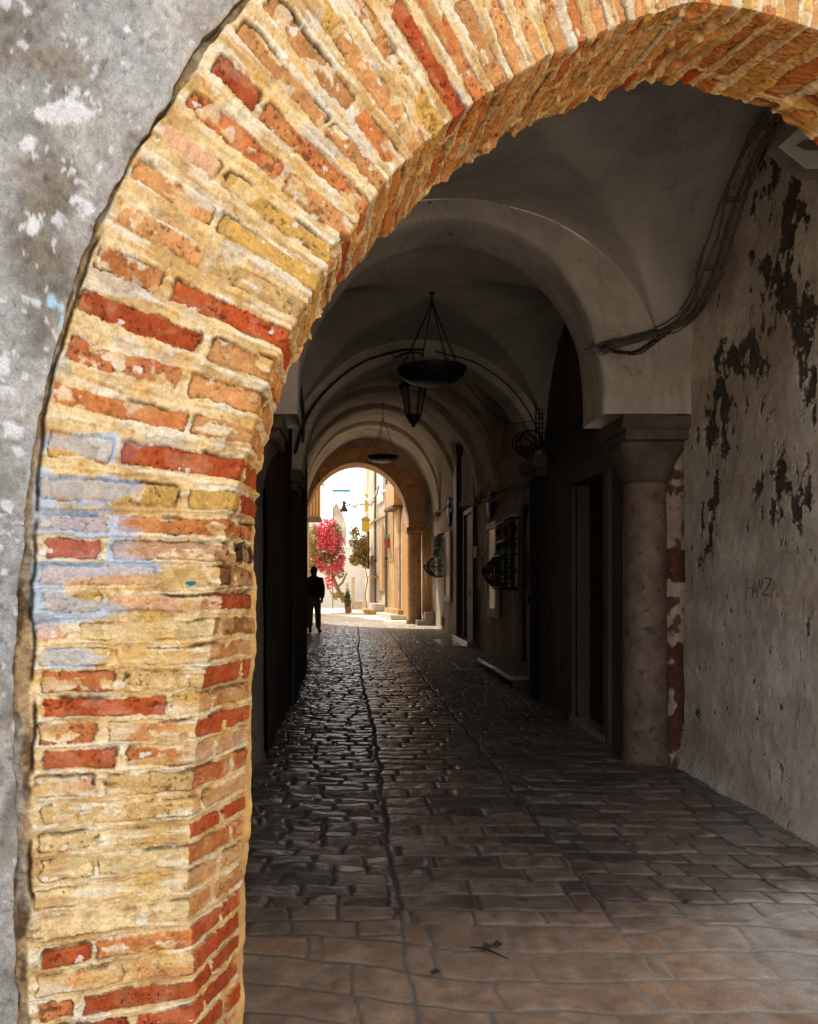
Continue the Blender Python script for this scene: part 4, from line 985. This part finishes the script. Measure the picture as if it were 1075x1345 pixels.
def grille(label, y0, y1, z0, z1, belly):
    t = thing('window_grille', (XW, (y0+y1)/2, z0), label, 'grille', 'bulging wrought iron window grilles')
    hb = .42*(z1-z0); nb = 9
    def prof(u):                               # how far the bars stand off the wall at height share u
        return .12+(belly-.12)*math.exp(-((u-.24)/.20)**2) if u < 1 else .12
    us = np.linspace(0, 1, 26)
    for k in range(nb):
        y = y0+(y1-y0)*k/(nb-1)
        m = MB(); m.tube([(XW, y, z0)]+[(XW-prof(u), y, z0+(z1-z0)*u) for u in us]+[(XW, y, z1)], .010, 6); m.build('bar', M['iron'], t)
    m = MB()
    for u in (0.02, .24, .48, .70, .98):
        p = prof(u); m.tube([(XW, y0, z0+(z1-z0)*u), (XW-p, y0, z0+(z1-z0)*u), (XW-p, y1, z0+(z1-z0)*u), (XW, y1, z0+(z1-z0)*u)], .011, 6)
    m.build('rails', M['iron'], t)
    m = MB()
    for yy_ in (y0, y1):
        for (cu, cr) in ((.24, .15), (.24, .09), (.13, .07), (.36, .07), (.6, .06), (.84, .06)):
            cxp = XW-prof(cu)*.5
            m = MB(); m.tube([(cxp+cr*min(1, prof(cu)*3)*math.cos(a)*(1-.03*a), yy_, z0+(z1-z0)*cu+cr*math.sin(a)*(1-.04*a)) for a in np.linspace(0, 7.5, 22)], .010, 5); m.build('scroll', M['iron'], t)
    for k in range(4):
        yc = y0+(y1-y0)*(k+.5)/4
        for u in (.24, .60, .84):
            p = prof(u)+.012; r0 = .10
            m = MB(); m.tube([(XW-p, yc+r0*math.cos(a)*(1-.1*a), z0+(z1-z0)*u+r0*math.sin(a)*(1-.1*a)) for a in np.linspace(0, 7.5, 20)], .009, 5); m.build('scroll', M['iron'], t)
    MB().box(2.485, 2.52, y0+.04, y1-.04, z0+.03, z1-.03).build('window_glass', M['darkwall'], t)
    m = MB()
    for (a, b, c, d_) in ((y0, y1, z1, z1+.06), (y0, y0+.07, z0, z1), (y1-.07, y1, z0, z1), ((y0+y1)/2-.03, (y0+y1)/2+.03, z0, z1)): m.box(2.46, 2.53, a, b, c, d_, .006)
    m.build('window_frame', M['frame'], t)
grille('nearer bulging black iron window grille on the right wall', 11.95, 13.1, 1.20, 2.28, .36)
grille('farther small bulging iron window grille near the brown archway', 21.55, 23.0, 1.45, 2.62, .42)
def disc(label, y, z, r):
    t = thing('wall_disc', (2.47, y, z), label, 'plaque', 'round dark plaques on the right wall')
    MB().lathe([(r, .0), (r*1.0, -.03), (r*.9, -.05), (r*.4, -.075), (r*.05, -.08)], (2.50, y, z), 28, 'x').build('disc', M['iron'], t)
    MB().tube([(2.46, y+r*math.cos(a), z+r*math.sin(a)) for a in np.linspace(0, 6.283, 29)[:-1]], .018, 6, True).build('rim', M['cabledark'], t)
disc('dark round plaque above the nearer framed panel', 14.25, 2.70, .26)
disc('dark round plaque above the farther framed panel', 20.3, 3.08, .36)
tag(MB().box(2.44, 2.50, 15.82, 15.95, 1.78, 2.02, .012).build('intercom_box', M['plastic']), 'small off-white box beside the narrow doorway', 'box')
t = thing('notice_board', (2.49, 14.95, 1.6), 'small narrow notice with pale frame on the wall left of the nearer framed panel', 'notice')
MB().box(2.465, 2.49, 14.85, 15.15, 1.42, 1.86, .01).build('frame', M['frame'], t); MB().box(2.458, 2.464, 14.89, 15.11, 1.47, 1.81).build('sheet', M['dimwall'], t)
t = thing('wall_vent', (2.49, 21.9, .2), 'small dark square vent low in the far right wall', 'vent')
MB().box(2.47, 2.50, 21.7, 22.2, .12, .36, .01).build('frame', M['dimwall'], t); MB().box(2.462, 2.469, 21.76, 22.14, .16, .32).build('opening', M['wood'], t)
t = thing('metal_trellis', (1.99, 8.7, 2.9), 'dark perforated metal strip on the wall right of the second arch', 'trellis')
for k in range(3):
    MB().tube([(1.96+k*.035, 8.5, 2.70), (1.96+k*.035, 8.5, 3.35)], .006, 5).build('upright', M['cabledark'], t)
for k in range(12): MB().tube([(1.95, 8.49, 2.74+k*.05), (2.04, 8.49, 2.74+k*.05)], .005, 5).build('rung', M['cabledark'], t)
# small wall hooks and twig
t = thing('twig', (.55, 2.85, 0), 'small dry twig with shrivelled leaf lying on the near paving', 'twig')
mb = MB(); mb.tube([(.42,2.84,.004),(.46,2.825,.009),(.49,2.80,.008),(.515,2.775,.006),(.54,2.75,.005)], [.002,.0035,.0045,.003,.002], 6); mb.tube([(.475,2.81,.009),(.50,2.845,.014),(.52,2.86,.010)], .002, 5); mb.build('stem', M['twig'], t)
mb = MB(); mb.quad((.455,2.825,.006),(.475,2.85,.018),(.50,2.835,.010),(.48,2.81,.005)); mb.quad((.50,2.85,.006),(.52,2.87,.018),(.54,2.855,.008),(.52,2.84,.006)); mb.build('dry_leaf', M['twig'], t)
for (x, y, lab) in ((1.34, 3.25, 'small dark dry leaf lying on the paving right of the middle lane'), (.26, 2.66, 'small crumpled scrap near the twig on the paving')):
    mb = MB(); mb.quad((x, y, .004), (x+.018, y+.006, .014), (x+.026, y-.010, .006), (x+.010, y-.013, .004)); mb.quad((x+.018, y+.006, .014), (x+.032, y+.010, .005), (x+.036, y-.005, .009), (x+.026, y-.010, .006))
    tag(mb.build('dry_leaf', M['twig']), lab, 'leaf')
# ================================================================== PERSON
px0, py0 = -.975, 20.7
pe = thing('person', (px0, py0, 0), 'person in dark jacket and grey trousers standing by the left wall, seen from behind', 'person')
def skin_mesh(name, verts, edges, radii, mat, parent, sub=2):
    me = bpy.data.meshes.new(name); me.from_pydata([Vector(v) for v in verts], edges, []); me.update()
    o = bpy.data.objects.new(name, me); COL.objects.link(o)
    sk = o.modifiers.new('s', 'SKIN'); sv = me.skin_vertices[0].data
    for v, r in zip(sv, radii): v.radius = r if isinstance(r, tuple) else (r, r)
    sv[0].use_root = True
    sb = o.modifiers.new('u', 'SUBSURF'); sb.levels = sb.render_levels = sub
    dg = bpy.context.evaluated_depsgraph_get()
    me2 = bpy.data.meshes.new_from_object(o.evaluated_get(dg)); me2.name = name
    bpy.data.objects.remove(o)
    for p in me2.polygons: p.use_smooth = True
    me2.materials.clear(); me2.transform(Matrix.Translation((px0, py0, 0)))
    return link(name, me2, mat, parent)
B = [(0,0,.93),(0,0,1.10),(0,0,1.26),(0,0,1.38),(0,-.005,1.46),(0,0,1.54),(0,.01,1.62),
     (-.17,0,1.37),(-.215,.01,1.12),(-.195,.05,.86),(-.19,.07,.77),
     (.17,0,1.37),(.215,.01,1.12),(.205,.04,.85),(.20,.06,.76),
     (-.085,0,.86),(-.095,.01,.50),(-.10,0,.08),(-.10,.12,.045),
     (.085,0,.86),(.105,.015,.50),(.13,-.01,.08),(.17,.10,.045)]
E = [(0,1),(1,2),(2,3),(3,4),(4,5),(5,6),(3,7),(7,8),(8,9),(9,10),(3,11),(11,12),(12,13),(13,14),(0,15),(15,16),(16,17),(17,18),(0,19),(19,20),(20,21),(21,22)]
R_ = [(.15,.11),(.14,.105),(.165,.11),(.15,.10),.062,.092,.08,.075,.05,.038,.03,.075,.05,.038,.03,.095,.062,.042,.036,.095,.062,.042,.036]
skin_mesh('body', B, E, R_, M['skin'], pe)
J = [(0,0,.90),(0,0,1.06),(0,0,1.26),(0,0,1.37),(-.17,0,1.36),(-.215,.01,1.12),(-.195,.04,.88),(.17,0,1.36),(.215,.01,1.12),(.205,.03,.87),(0,0,1.43)]
skin_mesh('jacket', J, [(0,1),(1,2),(2,3),(3,4),(4,5),(5,6),(3,7),(7,8),(8,9),(3,10)], [(.215,.165),(.205,.16),(.215,.16),(.18,.13),.105,.088,.07,.105,.088,.07,.075], M['jacket'], pe)
T = [(0,0,.92),(-.09,0,.76),(-.10,.01,.46),(-.105,0,.09),(.09,0,.76),(.105,.015,.46),(.12,-.01,.09)]
skin_mesh('trousers', T, [(0,1),(1,2),(2,3),(0,4),(4,5),(5,6)], [(.18,.14),.105,.085,.075,.105,.085,.075], M['trousers'], pe)
mb = MB()
mb.sphere((px0, py0-.015, 1.615), .098, (.92, 1.0, 1.12), 18); mb.build('hair', M['hair'], pe)
mb = MB()
for s_ in (-1, 1): MB().sphere((px0+s_*.088, py0, 1.60), .022, (.5, .8, 1.3), 8).build('ear', M['skin'], pe)
for s_, cxs_, cys_ in ((-1, -.10, .05), (1, .15, .04)):
    mb = MB(); mb.sphere((px0+cxs_, py0+cys_, .045), .07, (.72, 1.75, .62), 12); mb.build('shoe', M['jacket'], pe)
mb = MB(); mb.box(px0-.03, px0+.17, py0-.24, py0-.13, 1.02, 1.36, .045); mb.build('shoulder_bag', M['jacket'], pe)

# ================================================================== THE SUNLIT LANE BEYOND
# right-hand facades step towards the left with distance
def block(t, name, pts, z0, z1, mat, jit=0):      # footprint polygon (x, y)
    m = MB(); a = [m.bm.verts.new((x, y, z0)) for x, y in pts]; b = [m.bm.verts.new((x, y, z1)) for x, y in pts]
    m.bm.faces.new(a[::-1]); m.bm.faces.new(b)
    for i in range(len(pts)): m.bm.faces.new((a[i], a[(i+1) % len(pts)], b[(i+1) % len(pts)], b[i]))
    return m.build(name, mat, t, jit)
def wallpt(A, B, t, out=0.0):
    A = Vector((*A, 0)); B = Vector((*B, 0)); d = (B-A).normalized(); n = Vector((-d.y, d.x, 0))
    if n.x > 0: n = -n
    return A.lerp(B, t)+n*out
def wall_quad_box(t, name, A, B, t0, t1, z0, z1, o0, o1, mat):
    p = [wallpt(A, B, t0, o0), wallpt(A, B, t1, o0), wallpt(A, B, t1, o1), wallpt(A, B, t0, o1)]
    return block(t, name, [(q.x, q.y) for q in p], z0, z1, mat)
def arch_on_wall(t, name, A, B, t0, t1, z0, z1, o0, o1, mat, pointed=False, grow=0):
    m = MB(); L_ = (Vector((*B, 0))-Vector((*A, 0))).length; w = (t1-t0)*L_
    poly = [(t0, z0), (t0, z1-w/2)]
    for a in np.linspace(0, math.pi, 13)[1:-1]:
        k = 1.35 if pointed else 1.0
        poly.append(((t0+t1)/2-(t1-t0)/2*math.cos(a), z1-w/2+w/2*k*math.sin(a)**(.8 if pointed else 1)))
    poly += [(t1, z1-w/2), (t1, z0)]
    f = [m.bm.verts.new((*wallpt(A, B, q, o1)[:2], z)) for q, z in poly]; b = [m.bm.verts.new((*wallpt(A, B, q, o0)[:2], z)) for q, z in poly]
    m.bm.faces.new(f); n = len(poly)
    for i in range(n): m.bm.faces.new((f[i], b[i], b[(i+1) % n], f[(i+1) % n]))
    return m.build(name, mat, t)
A1, B1 = (2.12, 26.35), (1.42, 31.5)
h1 = thing('ochre_house', (2.1, 28, 0), 'ochre house with orange arched door just beyond the brown archway on the right', 'house')
block(h1, 'wall', [A1, B1, (5.0, 32.0), (5.0, 26.35)], -.05, 7.6, M['ochre'])
arch_on_wall(h1, 'door_arch', A1, B1, .12, .42, 0, 3.75, .0, .07, M['cream'], True)
dd_ = arch_on_wall(h1, 'door', A1, B1, .17, .37, 0, 3.45, .07, .09, M['orange'], True)
wall_quad_box(h1, 'pilaster', A1, B1, .44, .50, 0, 4.3, 0, .10, M['brownstone']); wall_quad_box(h1, 'door_jamb', A1, B1, .03, .08, 0, 3.6, 0, .10, M['yellowdoor'])
wall_quad_box(h1, 'cornice', A1, B1, .02, .55, 4.3, 4.42, 0, .16, M['cream'])
bx_ = wall_quad_box(h1, 'shutter_box', A1, B1, .40, .72, 4.05, 4.95, .02, .34, M['orange'])
wall_quad_box(h1, 'shutter_sill', A1, B1, .38, .74, 3.95, 4.045, .02, .40, M['brownwood'])
wall_quad_box(h1, 'niche', A1, B1, .74, .92, 2.1, 4.2, 0, .03, M['brownstone'])
wall_quad_box(h1, 'upper_window', A1, B1, .70, .95, 5.2, 6.6, 0, .04, M['pane'])
arch_on_wall(h1, 'small_arch', A1, B1, .55, .70, .2, 2.6, 0, .04, M['brownstone'])
A2, B2 = (1.40, 31.6), (.78, 37.5)
h2 = thing('cream_house', (1.3, 34, 0), 'narrow cream house with arched window, second on the right beyond the archway', 'house')
block(h2, 'wall', [A2, B2, (5, 37.6), (5, 31.6)], -.05, 8.6, M['cream'])
arch_on_wall(h2, 'window', A2, B2, .10, .34, .9, 3.6, 0, .05, M['brownstone'], True)
arch_on_wall(h2, 'window_shutter', A2, B2, .14, .30, .95, 3.4, .05, .07, M['ochre'], True)
wall_quad_box(h2, 'upper_window', A2, B2, .12, .42, 4.6, 6.4, 0, .05, M['pane'])
wall_quad_box(h2, 'string_course', A2, B2, 0, 1, 3.95, 4.05, 0, .08, M['ochre'])
wall_quad_box(h2, 'bracket_shelf', A2, B2, .4, .7, 1.5, 1.58, 0, .35, M['ochre'])
wall_quad_box(h2, 'side_door', A2, B2, .60, .88, 0, 2.5, 0, .03, M['brownwood'])
wall_quad_box(h2, 'roof_shade', A2, B2, .0, .50, 6.7, 6.8, 0, .5, M['brownwood'])
A3, B3 = (.76, 37.7), (.66, 42.0)
h3 = thing('shuttered_house', (.7, 40, 0), 'farthest pale house on the right with a small yellow wall lantern', 'house')
block(h3, 'wall', [A3, B3, (5, 42.2), (5, 37.7)], -.05, 7.2, M['cream'])
wall_quad_box(h3, 'window', A3, B3, .2, .7, 2.6, 4.6, 0, .05, M['pane']); wall_quad_box(h3, 'shutter', A3, B3, .05, .2, 4.7, 5.5, 0, .12, M['yellow'])
for (nm, lab, A_, B_, x) in (('drain_pipe', 'thin grey pipe running down between the ochre and cream houses', A1, B1, .985), ('drain_pipe', 'thin dark pipe on the cream house facade', A2, B2, .50)):
    p = wallpt(A_, B_, x, .07); t = thing(nm, (p.x, p.y, 0), lab, 'pipe', 'pipes on the sunlit facades')
    MB().tube([(p.x, p.y, .1), (p.x, p.y, 3), (p.x, p.y, 6.8)], .045, 8).build('tube', M['cable'], t)
    MB().tube([(p.x, p.y, 2.2), (p.x, p.y, 2.28)], .06, 8).build('collar', M['cabledark'], t)
# steps in front of the facades
s1 = thing('entrance_steps', (1.7, 28.5, 0), 'broad low stone steps before the orange arched door in the sun', 'steps')
block(s1, 'lower_step', [(1.35, 27.6), (.95, 30.6), (1.55, 30.8), (2.0, 27.4)], -.02, .17, M['street'], .003); block(s1, 'upper_step', [(1.62, 28.0), (1.25, 30.4), (1.6, 30.5), (2.0, 28.0)], .172, .34, M['ochre'], .003)
s2 = thing('entrance_steps', (1.0, 34, 0), 'farther small stone steps at the foot of the cream house', 'steps')
block(s2, 'lower_step', [(.65, 32.2), (.42, 35.0), (1.1, 35), (1.35, 32.2)], -.02, .16, M['ochre'], .003); block(s2, 'upper_step', [(.98, 32.3), (.75, 35.0), (1.1, 35), (1.35, 32.3)], .162, .42, M['street'], .003)
# string of white garlands / cables between facades
for (lab, a, b, zz) in (('pale knotted cable sagging along the ochre facade', wallpt(A1, B1, .05, .25), wallpt(A1, B1, .95, .3), 4.95), ('pale knotted cable sagging along the cream facade', wallpt(A2, B2, .02, .3), wallpt(A2, B2, .8, .3), 5.15)):
    t = thing('facade_cable', (a.x, a.y, zz), lab, 'cable', 'cables on the sunlit facades')
    MB().tube([(*(a.lerp(b, q))[:2], zz-.35*math.sin(math.pi*q)+.04*math.sin(q*40)) for q in np.linspace(0, 1, 40)], .028, 6).build('strand', M['frame'], t)
    MB().tube([(*(a.lerp(b, q))[:2], zz-.10-.42*math.sin(math.pi*q)+.06*math.sin(q*31+1)) for q in np.linspace(0, 1, 40)], .022, 6).build('strand', M['cable'], t)
# yellow wall lantern on post, red flower pot
p = at(484, 690, 35.5)
t = thing('yellow_lantern', (p.x, p.y, p.z), 'yellow box lantern on a dark post beside the climbing plant', 'lantern')
MB().box(p.x-.30, p.x+.05, p.y-.15, p.y+.15, p.z-.28, p.z+.22, .03).build('lantern_box', M['yellow'], t); MB().prism([(p.x-.36, p.z+.22), (p.x+.1, p.z+.22), (p.x-.02, p.z+.36), (p.x-.24, p.z+.36)], p.y-.2, p.y+.2).build('lantern_roof', M['ochre'], t)
MB().tube([(p.x-.0, p.y+.1, p.z-.28), (p.x-.0, p.y+.1, 1.9)], .05, 8).build('post', M['brownwood'], t)
p = at(510, 712, 31.0)
t = thing('flower_pot', (p.x, p.y, p.z), 'small red flower pot hanging on the cream facade', 'pot')
MB().lathe([(.10, -.22), (.17, 0), (.19, .02), (.15, .02), (.02, -.02)], (p.x, p.y, p.z), 14).build('pot', M['redpot'], t)
def leaves(name, centers, rads, n, size, mat, parent, flat=.5):
    verts = []; faces = []
    R = random.Random(sum(map(ord, name))+n)
    w = [r[0]*r[1]*r[2] for r in rads]
    for i in range(n):
        c, r = R.choices(list(zip(centers, rads)), w)[0]
        while True:
            v = Vector((R.uniform(-1,1), R.uniform(-1,1), R.uniform(-1,1)))
            if v.length < 1 and v.length > .25: break
        q = Vector((c[0]+v.x*r[0], c[1]+v.y*r[1], c[2]+v.z*r[2]))
        a = Vector((R.gauss(0,1), R.gauss(0,1), R.gauss(0,1))).normalized(); b = a.orthogonal().normalized(); b = (Matrix.Rotation(R.uniform(0,6.28), 3, a) @ b)
        s_ = size*R.uniform(.6, 1.3); cr = a.cross(b)
        k = len(verts); verts += [q-b*s_, q+cr*s_*flat, q+b*s_, q-cr*s_*flat]; faces.append((k, k+1, k+2, k+3))
    me = bpy.data.meshes.new(name); me.from_pydata(verts, [], faces); me.update()
    return link(name, me, mat, parent)
leaves('flowers', [(p.x, p.y, p.z+.14)], [(.17,.17,.16)], 120, .05, M['leaf'], t)
MB().tube([(p.x, p.y, p.z), (wallpt(A2, B2, .0, .02).x, p.y+.4, p.z+.3)], .012, 6).build('hook', M['iron'], t)
# bougainvillea
Yb = 35.0
tb = thing('bougainvillea', (at(455,795,Yb).x, Yb, 0), 'bougainvillea with masses of pink blossom in the sunlit lane', 'tree')
tr_ = [at(457,792,Yb), at(449,784,Yb), at(443,772,Yb), at(437,757,Yb), at(436,738,Yb)]
mb = MB(); mb.tube([Vector((v.x, v.y, max(v.z, -.03))) for v in [at(459,806,Yb)]+tr_], [.13,.11,.10,.09,.07,.05], 10)
mb.tube([tr_[2], at(450,765,Yb-.1), at(456,752,Yb-.1)], [.06,.045,.03], 7); mb.tube([tr_[1], at(440,784,Yb), at(433,776,Yb)], [.06,.045,.025], 7); mb.tube([tr_[4], at(428,715,Yb), at(424,695,Yb)], [.05,.035,.02], 7); mb.tube([tr_[4], at(441,712,Yb), at(444,692,Yb)], [.05,.035,.02], 7)
mb.build('trunk', M['trunk'], tb, .008)
cl = []
RRB = random.Random(9)
for (x, y, rx, ry) in ((434,712,15,24),(425,704,12,16),(443,725,12,20),(431,738,16,12),(446,744,8,14),(420,722,10,12),(436,692,7,9),(428,752,8,8),(433,765,7,7),(419,742,10,8)):
    for k in range(5):
        c = at(x+RRB.uniform(-.8,.8)*rx, y+RRB.uniform(-.8,.8)*ry, Yb+RRB.uniform(-.5,.5)); q_ = RRB.uniform(.35,.72)
        cl.append(((c.x, c.y, c.z), (rx*q_*Yb/F, .35, ry*q_*Yb/F)))
leaves('blossom', [c[0] for c in cl], [c[1] for c in cl], 4600, .050, M['pink'], tb, .8)
cg = []
for (x, y, rx, ry) in ((412,705,8,18),(410,725,8,14),(440,700,10,14),(432,730,22,26),(446,752,8,8),(452,785,6,7),(441,783,5,5)):
    c = at(x, y, Yb+.15); cg.append(((c.x, c.y, c.z), (rx*Yb/F, .5, ry*Yb/F)))
leaves('foliage', [c[0] for c in cg], [c[1] for c in cg], 3000, .055, M['leaf'], tb, .5)
# climbing plant
Yc = 36.3
tc_ = thing('climbing_plant', (at(484,800,Yc).x, Yc, 0), 'leafy climbing plant with yellow and orange leaves against the far right houses', 'plant')
mb = MB(); mb.tube([at(482,800,Yc), at(480,780,Yc), at(483,762,Yc), at(480,745,Yc), at(474,720,Yc), at(466,700,Yc)], [.035,.03,.028,.025,.02,.012], 6); mb.tube([at(480,745,Yc), at(478,715,Yc), at(480,695,Yc)], [.02,.015,.01], 5); mb.build('stem', M['trunk'], tc_)
cc_ = [at(474,722,Yc), at(468,735,Yc), at(480,738,Yc), at(478,712,Yc), at(464,712,Yc), at(468,700,Yc), at(482,722,Yc), at(462,698,Yc)]
leaves('foliage', [tuple(c) for c in cc_], [(.40,.3,.42),(.34,.3,.30),(.22,.2,.34),(.26,.2,.34),(.26,.2,.26),(.2,.2,.28),(.14,.2,.34),(.12,.1,.24)], 2400, .06, M['leaf2'], tc_, .55)
# creeper along the top of the far wall
tt = thing('creeper', (at(455,665,38).x, 38, at(455,665,38).z), 'thin yellowing creeper trailing in the air above the white wall', 'plant')
cv_ = [at(450+i*4.5, 664-2*math.sin(i*1.3), 38) for i in range(8)]
leaves('foliage', [tuple(c) for c in cv_], [(.16,.1,.10)]*8, 160, .05, M['leaf2'], tt, .5)
MB().tube(cv_, .012, 5).build('stem', M['trunk'], tt)
# potted shrub and pale posts
q = at(457, 803, 33.6)
t = thing('potted_shrub', (q.x, q.y, 0), 'small green shrub in a clay pot at the far end of the lane', 'plant')
MB().lathe([(.10,-.01),(.14,.26),(.15,.28),(.11,.28),(.02,.24)], (q.x, q.y, 0), 14).build('pot', M['clay'], t)
leaves('foliage', [(q.x, q.y, .55), (q.x, q.y, .8)], [(.16,.16,.3),(.1,.1,.25)], 420, .045, M['darkleaf'], t, .5)
for (pxp, top_, lab) in ((456, 765, 'slim cream stone post behind the potted shrub'), (464, 757, 'taller cream stone post right of the potted shrub'), (471, 789, 'low squat cream post at the far end of the lane')):
    q = at(pxp, 800, 38.5); zt_ = H-(top_-VY)/F*38.5; w_ = .08 if pxp < 470 else .2
    t = thing('stone_post', (q.x, 38.5, 0), lab, 'post', 'cream posts at the end of the lane')
    MB().box(q.x-w_, q.x+w_, 38.5-w_, 38.5+w_, -.02, zt_-.1, .02).build('shaft', M['cream'], t); MB().box(q.x-w_*1.2, q.x+w_*1.2, 38.5-w_*1.2, 38.5+w_*1.2, zt_-.1, zt_, .03).build('cap', M['street'], t)
# end of the lane: white wall and beige house behind it
we = thing('white_wall', (-1, 42.5, 0), 'bright whitewashed wall closing the lane', 'wall')
MB().box(-8, 1.2, 42.4, 42.9, -.05, 3.1, .03).build('wall', M['white'], we); MB().box(-8.1, 1.25, 42.33, 42.97, 3.102, 3.22, .03).build('coping', M['white'], we)
hb_ = thing('gabled_house', (-.5, 45, 0), 'beige house with a stepped gable rising behind the bougainvillea', 'house')
m = MB(); pts_ = [(437,800),(437,668),(442,660),(447,668),(451,676),(455,690),(456,800)]
m.prism([((x-VX)/F*44.5, max(H-(y-VY)/F*44.5, -.05)) for x, y in pts_], 44.5, 48); m.build('wall', M['farwall'], hb_)
m = MB(); m.box(-.95, -.70, 44.44, 44.49, 3.6, 4.3, .01); m.build('window', M['brownwood'], hb_)
hw_ = thing('white_house', (-5, 46, 0), 'plain white house behind the far wall on the left', 'house')
MB().box(-9, -1.9, 45.5, 50, -.05, 5.2, .03).build('wall', M['white'], hw_); m = MB(); m.box(-4.4, -3.6, 45.44, 45.49, 3.4, 4.5, .01); m.build('window', M['blue'], hw_)
# left house with wooden balcony box
hl_ = thing('left_house', (-3, 29, 0), 'cream house on the left of the sunlit lane, mostly hidden by the passage wall', 'house')
MB().box(-5.5, -1.76, 30.3, 33.5, -.05, 5.0, .02).build('wall', M['cream'], hl_)
a_ = at(404, 690, 30); 
bb = thing('wooden_balcony', (-1.5, 31, 4), 'ochre wooden balcony box projecting from the left house', 'balcony')
za, zb_ = H+(765-634)/F*30.7, H+(765-684)/F*30.7
MB().box(-1.80, -1.21, 30.4, 31.5, zb_+.12, za, .02).build('box', M['orange'], bb); MB().box(-1.82, -1.16, 30.32, 31.6, zb_, zb_+.117, .02).build('floor_board', M['brownwood'], bb)
m = MB()
for k in range(5): m.box(-1.74+k*.12, -1.72+k*.12, 30.37, 30.40, zb_+.14, za-.05)
m.build('slats', M['brownwood'], bb)
p = at(422, 637, 30.3)
t = thing('wall_bracket', (p.x, p.y, p.z), 'thin black iron bracket sticking out above the wooden balcony', 'bracket')
MB().tube([(p.x-.25, p.y, p.z), (p.x+.1, p.y, p.z)], .022, 6).build('arm', M['iron'], t); MB().sphere((p.x+.1, p.y, p.z), .045, seg=8).build('knob', M['iron'], t)
# street lantern in its blue-topped frame
Yl = 36.6
zT, zB = H+(765-646)/F*Yl, 0
xa, xb = (437.5-VX)/F*Yl, (459.5-VX)/F*Yl
t = thing('street_lantern', (xa, Yl, 0), 'dark street lantern hanging in a thin frame with a blue top bar', 'lantern')
MB().tube([(xa, Yl, 0), (xa, Yl, zT)], .018, 8).build('post', M['iron'], t)
MB().box(xa-.02, xb+.02, Yl-.04, Yl+.04, zT, zT+.10, .01).build('top_bar', M['blue'], t)
MB().tube([(xb, Yl, zT), (xb, Yl, zT-.62)], .016, 8).build('side_bar', M['iron'], t)
xm = (452-VX)/F*Yl; zl = H+(765-672)/F*Yl
MB().lathe([(.18, 0), (.19, .06), (.10, .20), (.05, .34), (.09, .42), (.02, .50)], (xm, Yl, zl), 10).build('lamp_head', M['iron'], t)
MB().tube([(xm, Yl, zl+.5), (xm, Yl, zT)], .012, 6).build('hanger', M['iron'], t)
# planter greens at the left edge
t = thing('leafy_shrub', (-1.85, 34.2, 0), 'yellow-green shrub at the left edge of the lane, behind the person', 'shrub')
MB().tube([(-1.85, 34.2, 0), (-1.83, 34.2, .8), (-1.8, 34.2, 1.7)], [.05, .04, .02], 7).build('stem', M['trunk'], t)
leaves('foliage', [(-1.8, 34.2, 1.9), (-1.75, 34.2, 2.9), (-1.9, 34.2, 1.2)], [(.35,.4,.6),(.3,.3,.5),(.3,.3,.4)], 1300, .06, M['leaf2'], t, .5)
# roof over the passage (keeps the daylight out) and the houses that flank the front
rf = tag(MB().box(-4.5, 6.5, 3.2, 26.3, 6.75, 6.95).build('flat_roof', M['farwall']), 'flat roof over the covered passage', 'roof')
for (x0, x1, lab) in ((-4.5, -1.45, 'plain house mass left of the covered passage'), (2.7, 6.5, 'plain house mass right of the covered passage')):
    tag(MB().box(x0, x1, 3.4 if x0 < 0 else 4.2, 26.25, -.05, 6.7).build('house_block', M['farwall']), lab, 'house')

# ================================================================== LIGHT AND CAMERA
w = bpy.data.worlds.new('World'); scene.world = w; w.use_nodes = True
nt = w.node_tree; bg = nt.nodes['Background']
sky = nt.nodes.new('ShaderNodeTexSky'); sky.sky_type = 'NISHITA'; sky.sun_disc = False
SUN_EL, TRAVEL = math.radians(SUN_EL_DEG), math.radians(SUN_TR_DEG)    # travel: heading of the light on the ground from +X
d = Vector((math.cos(TRAVEL)*math.cos(SUN_EL), math.sin(TRAVEL)*math.cos(SUN_EL), -math.sin(SUN_EL)))
sky.sun_elevation = SUN_EL
sx, sy = -d.x, -d.y
sky.sun_rotation = math.atan2(sx, sy)
sky.air_density = 1.0; sky.dust_density = 2.0; sky.ozone_density = .6
hz_ = nt.nodes.new('ShaderNodeMix'); hz_.data_type = 'RGBA'; hz_.inputs[0].default_value = .55; hz_.inputs[7].default_value = (5.6, 5.3, 4.9, 1)
nt.links.new(sky.outputs[0], hz_.inputs[6]); nt.links.new(hz_.outputs[2], bg.inputs['Color']); bg.inputs['Strength'].default_value = .40
sl = bpy.data.lights.new('sun', 'SUN'); sl.energy = SUN_E; sl.angle = math.radians(.6); sl.color = (1, .93, .80)
so = bpy.data.objects.new('sun', sl); COL.objects.link(so); so.rotation_euler = d.to_track_quat('-Z', 'Y').to_euler()
cam = bpy.data.cameras.new('camera'); co = bpy.data.objects.new('camera', cam); COL.objects.link(co); scene.camera = co
co.location = (0, 0, H); co.rotation_euler = (math.pi/2, 0, 0)
cam.sensor_fit = 'VERTICAL'; cam.sensor_height = 36; cam.sensor_width = 36*1075/1345; cam.lens = F/1345*36
cam.shift_x = (537.5-VX)/1345; cam.shift_y = (VY-672.5)/1345
cam.clip_start = .05; cam.clip_end = 2000
scene.view_settings.view_transform = 'Standard'; scene.view_settings.look = 'None'; scene.view_settings.exposure = 0; scene.view_settings.gamma = 1
scene.render.engine = 'CYCLES'
scene.cycles.use_denoising = True
scene.cycles.max_bounces = 16; scene.cycles.diffuse_bounces = 12; scene.cycles.glossy_bounces = 6
scene.cycles.sample_clamp_indirect = 20
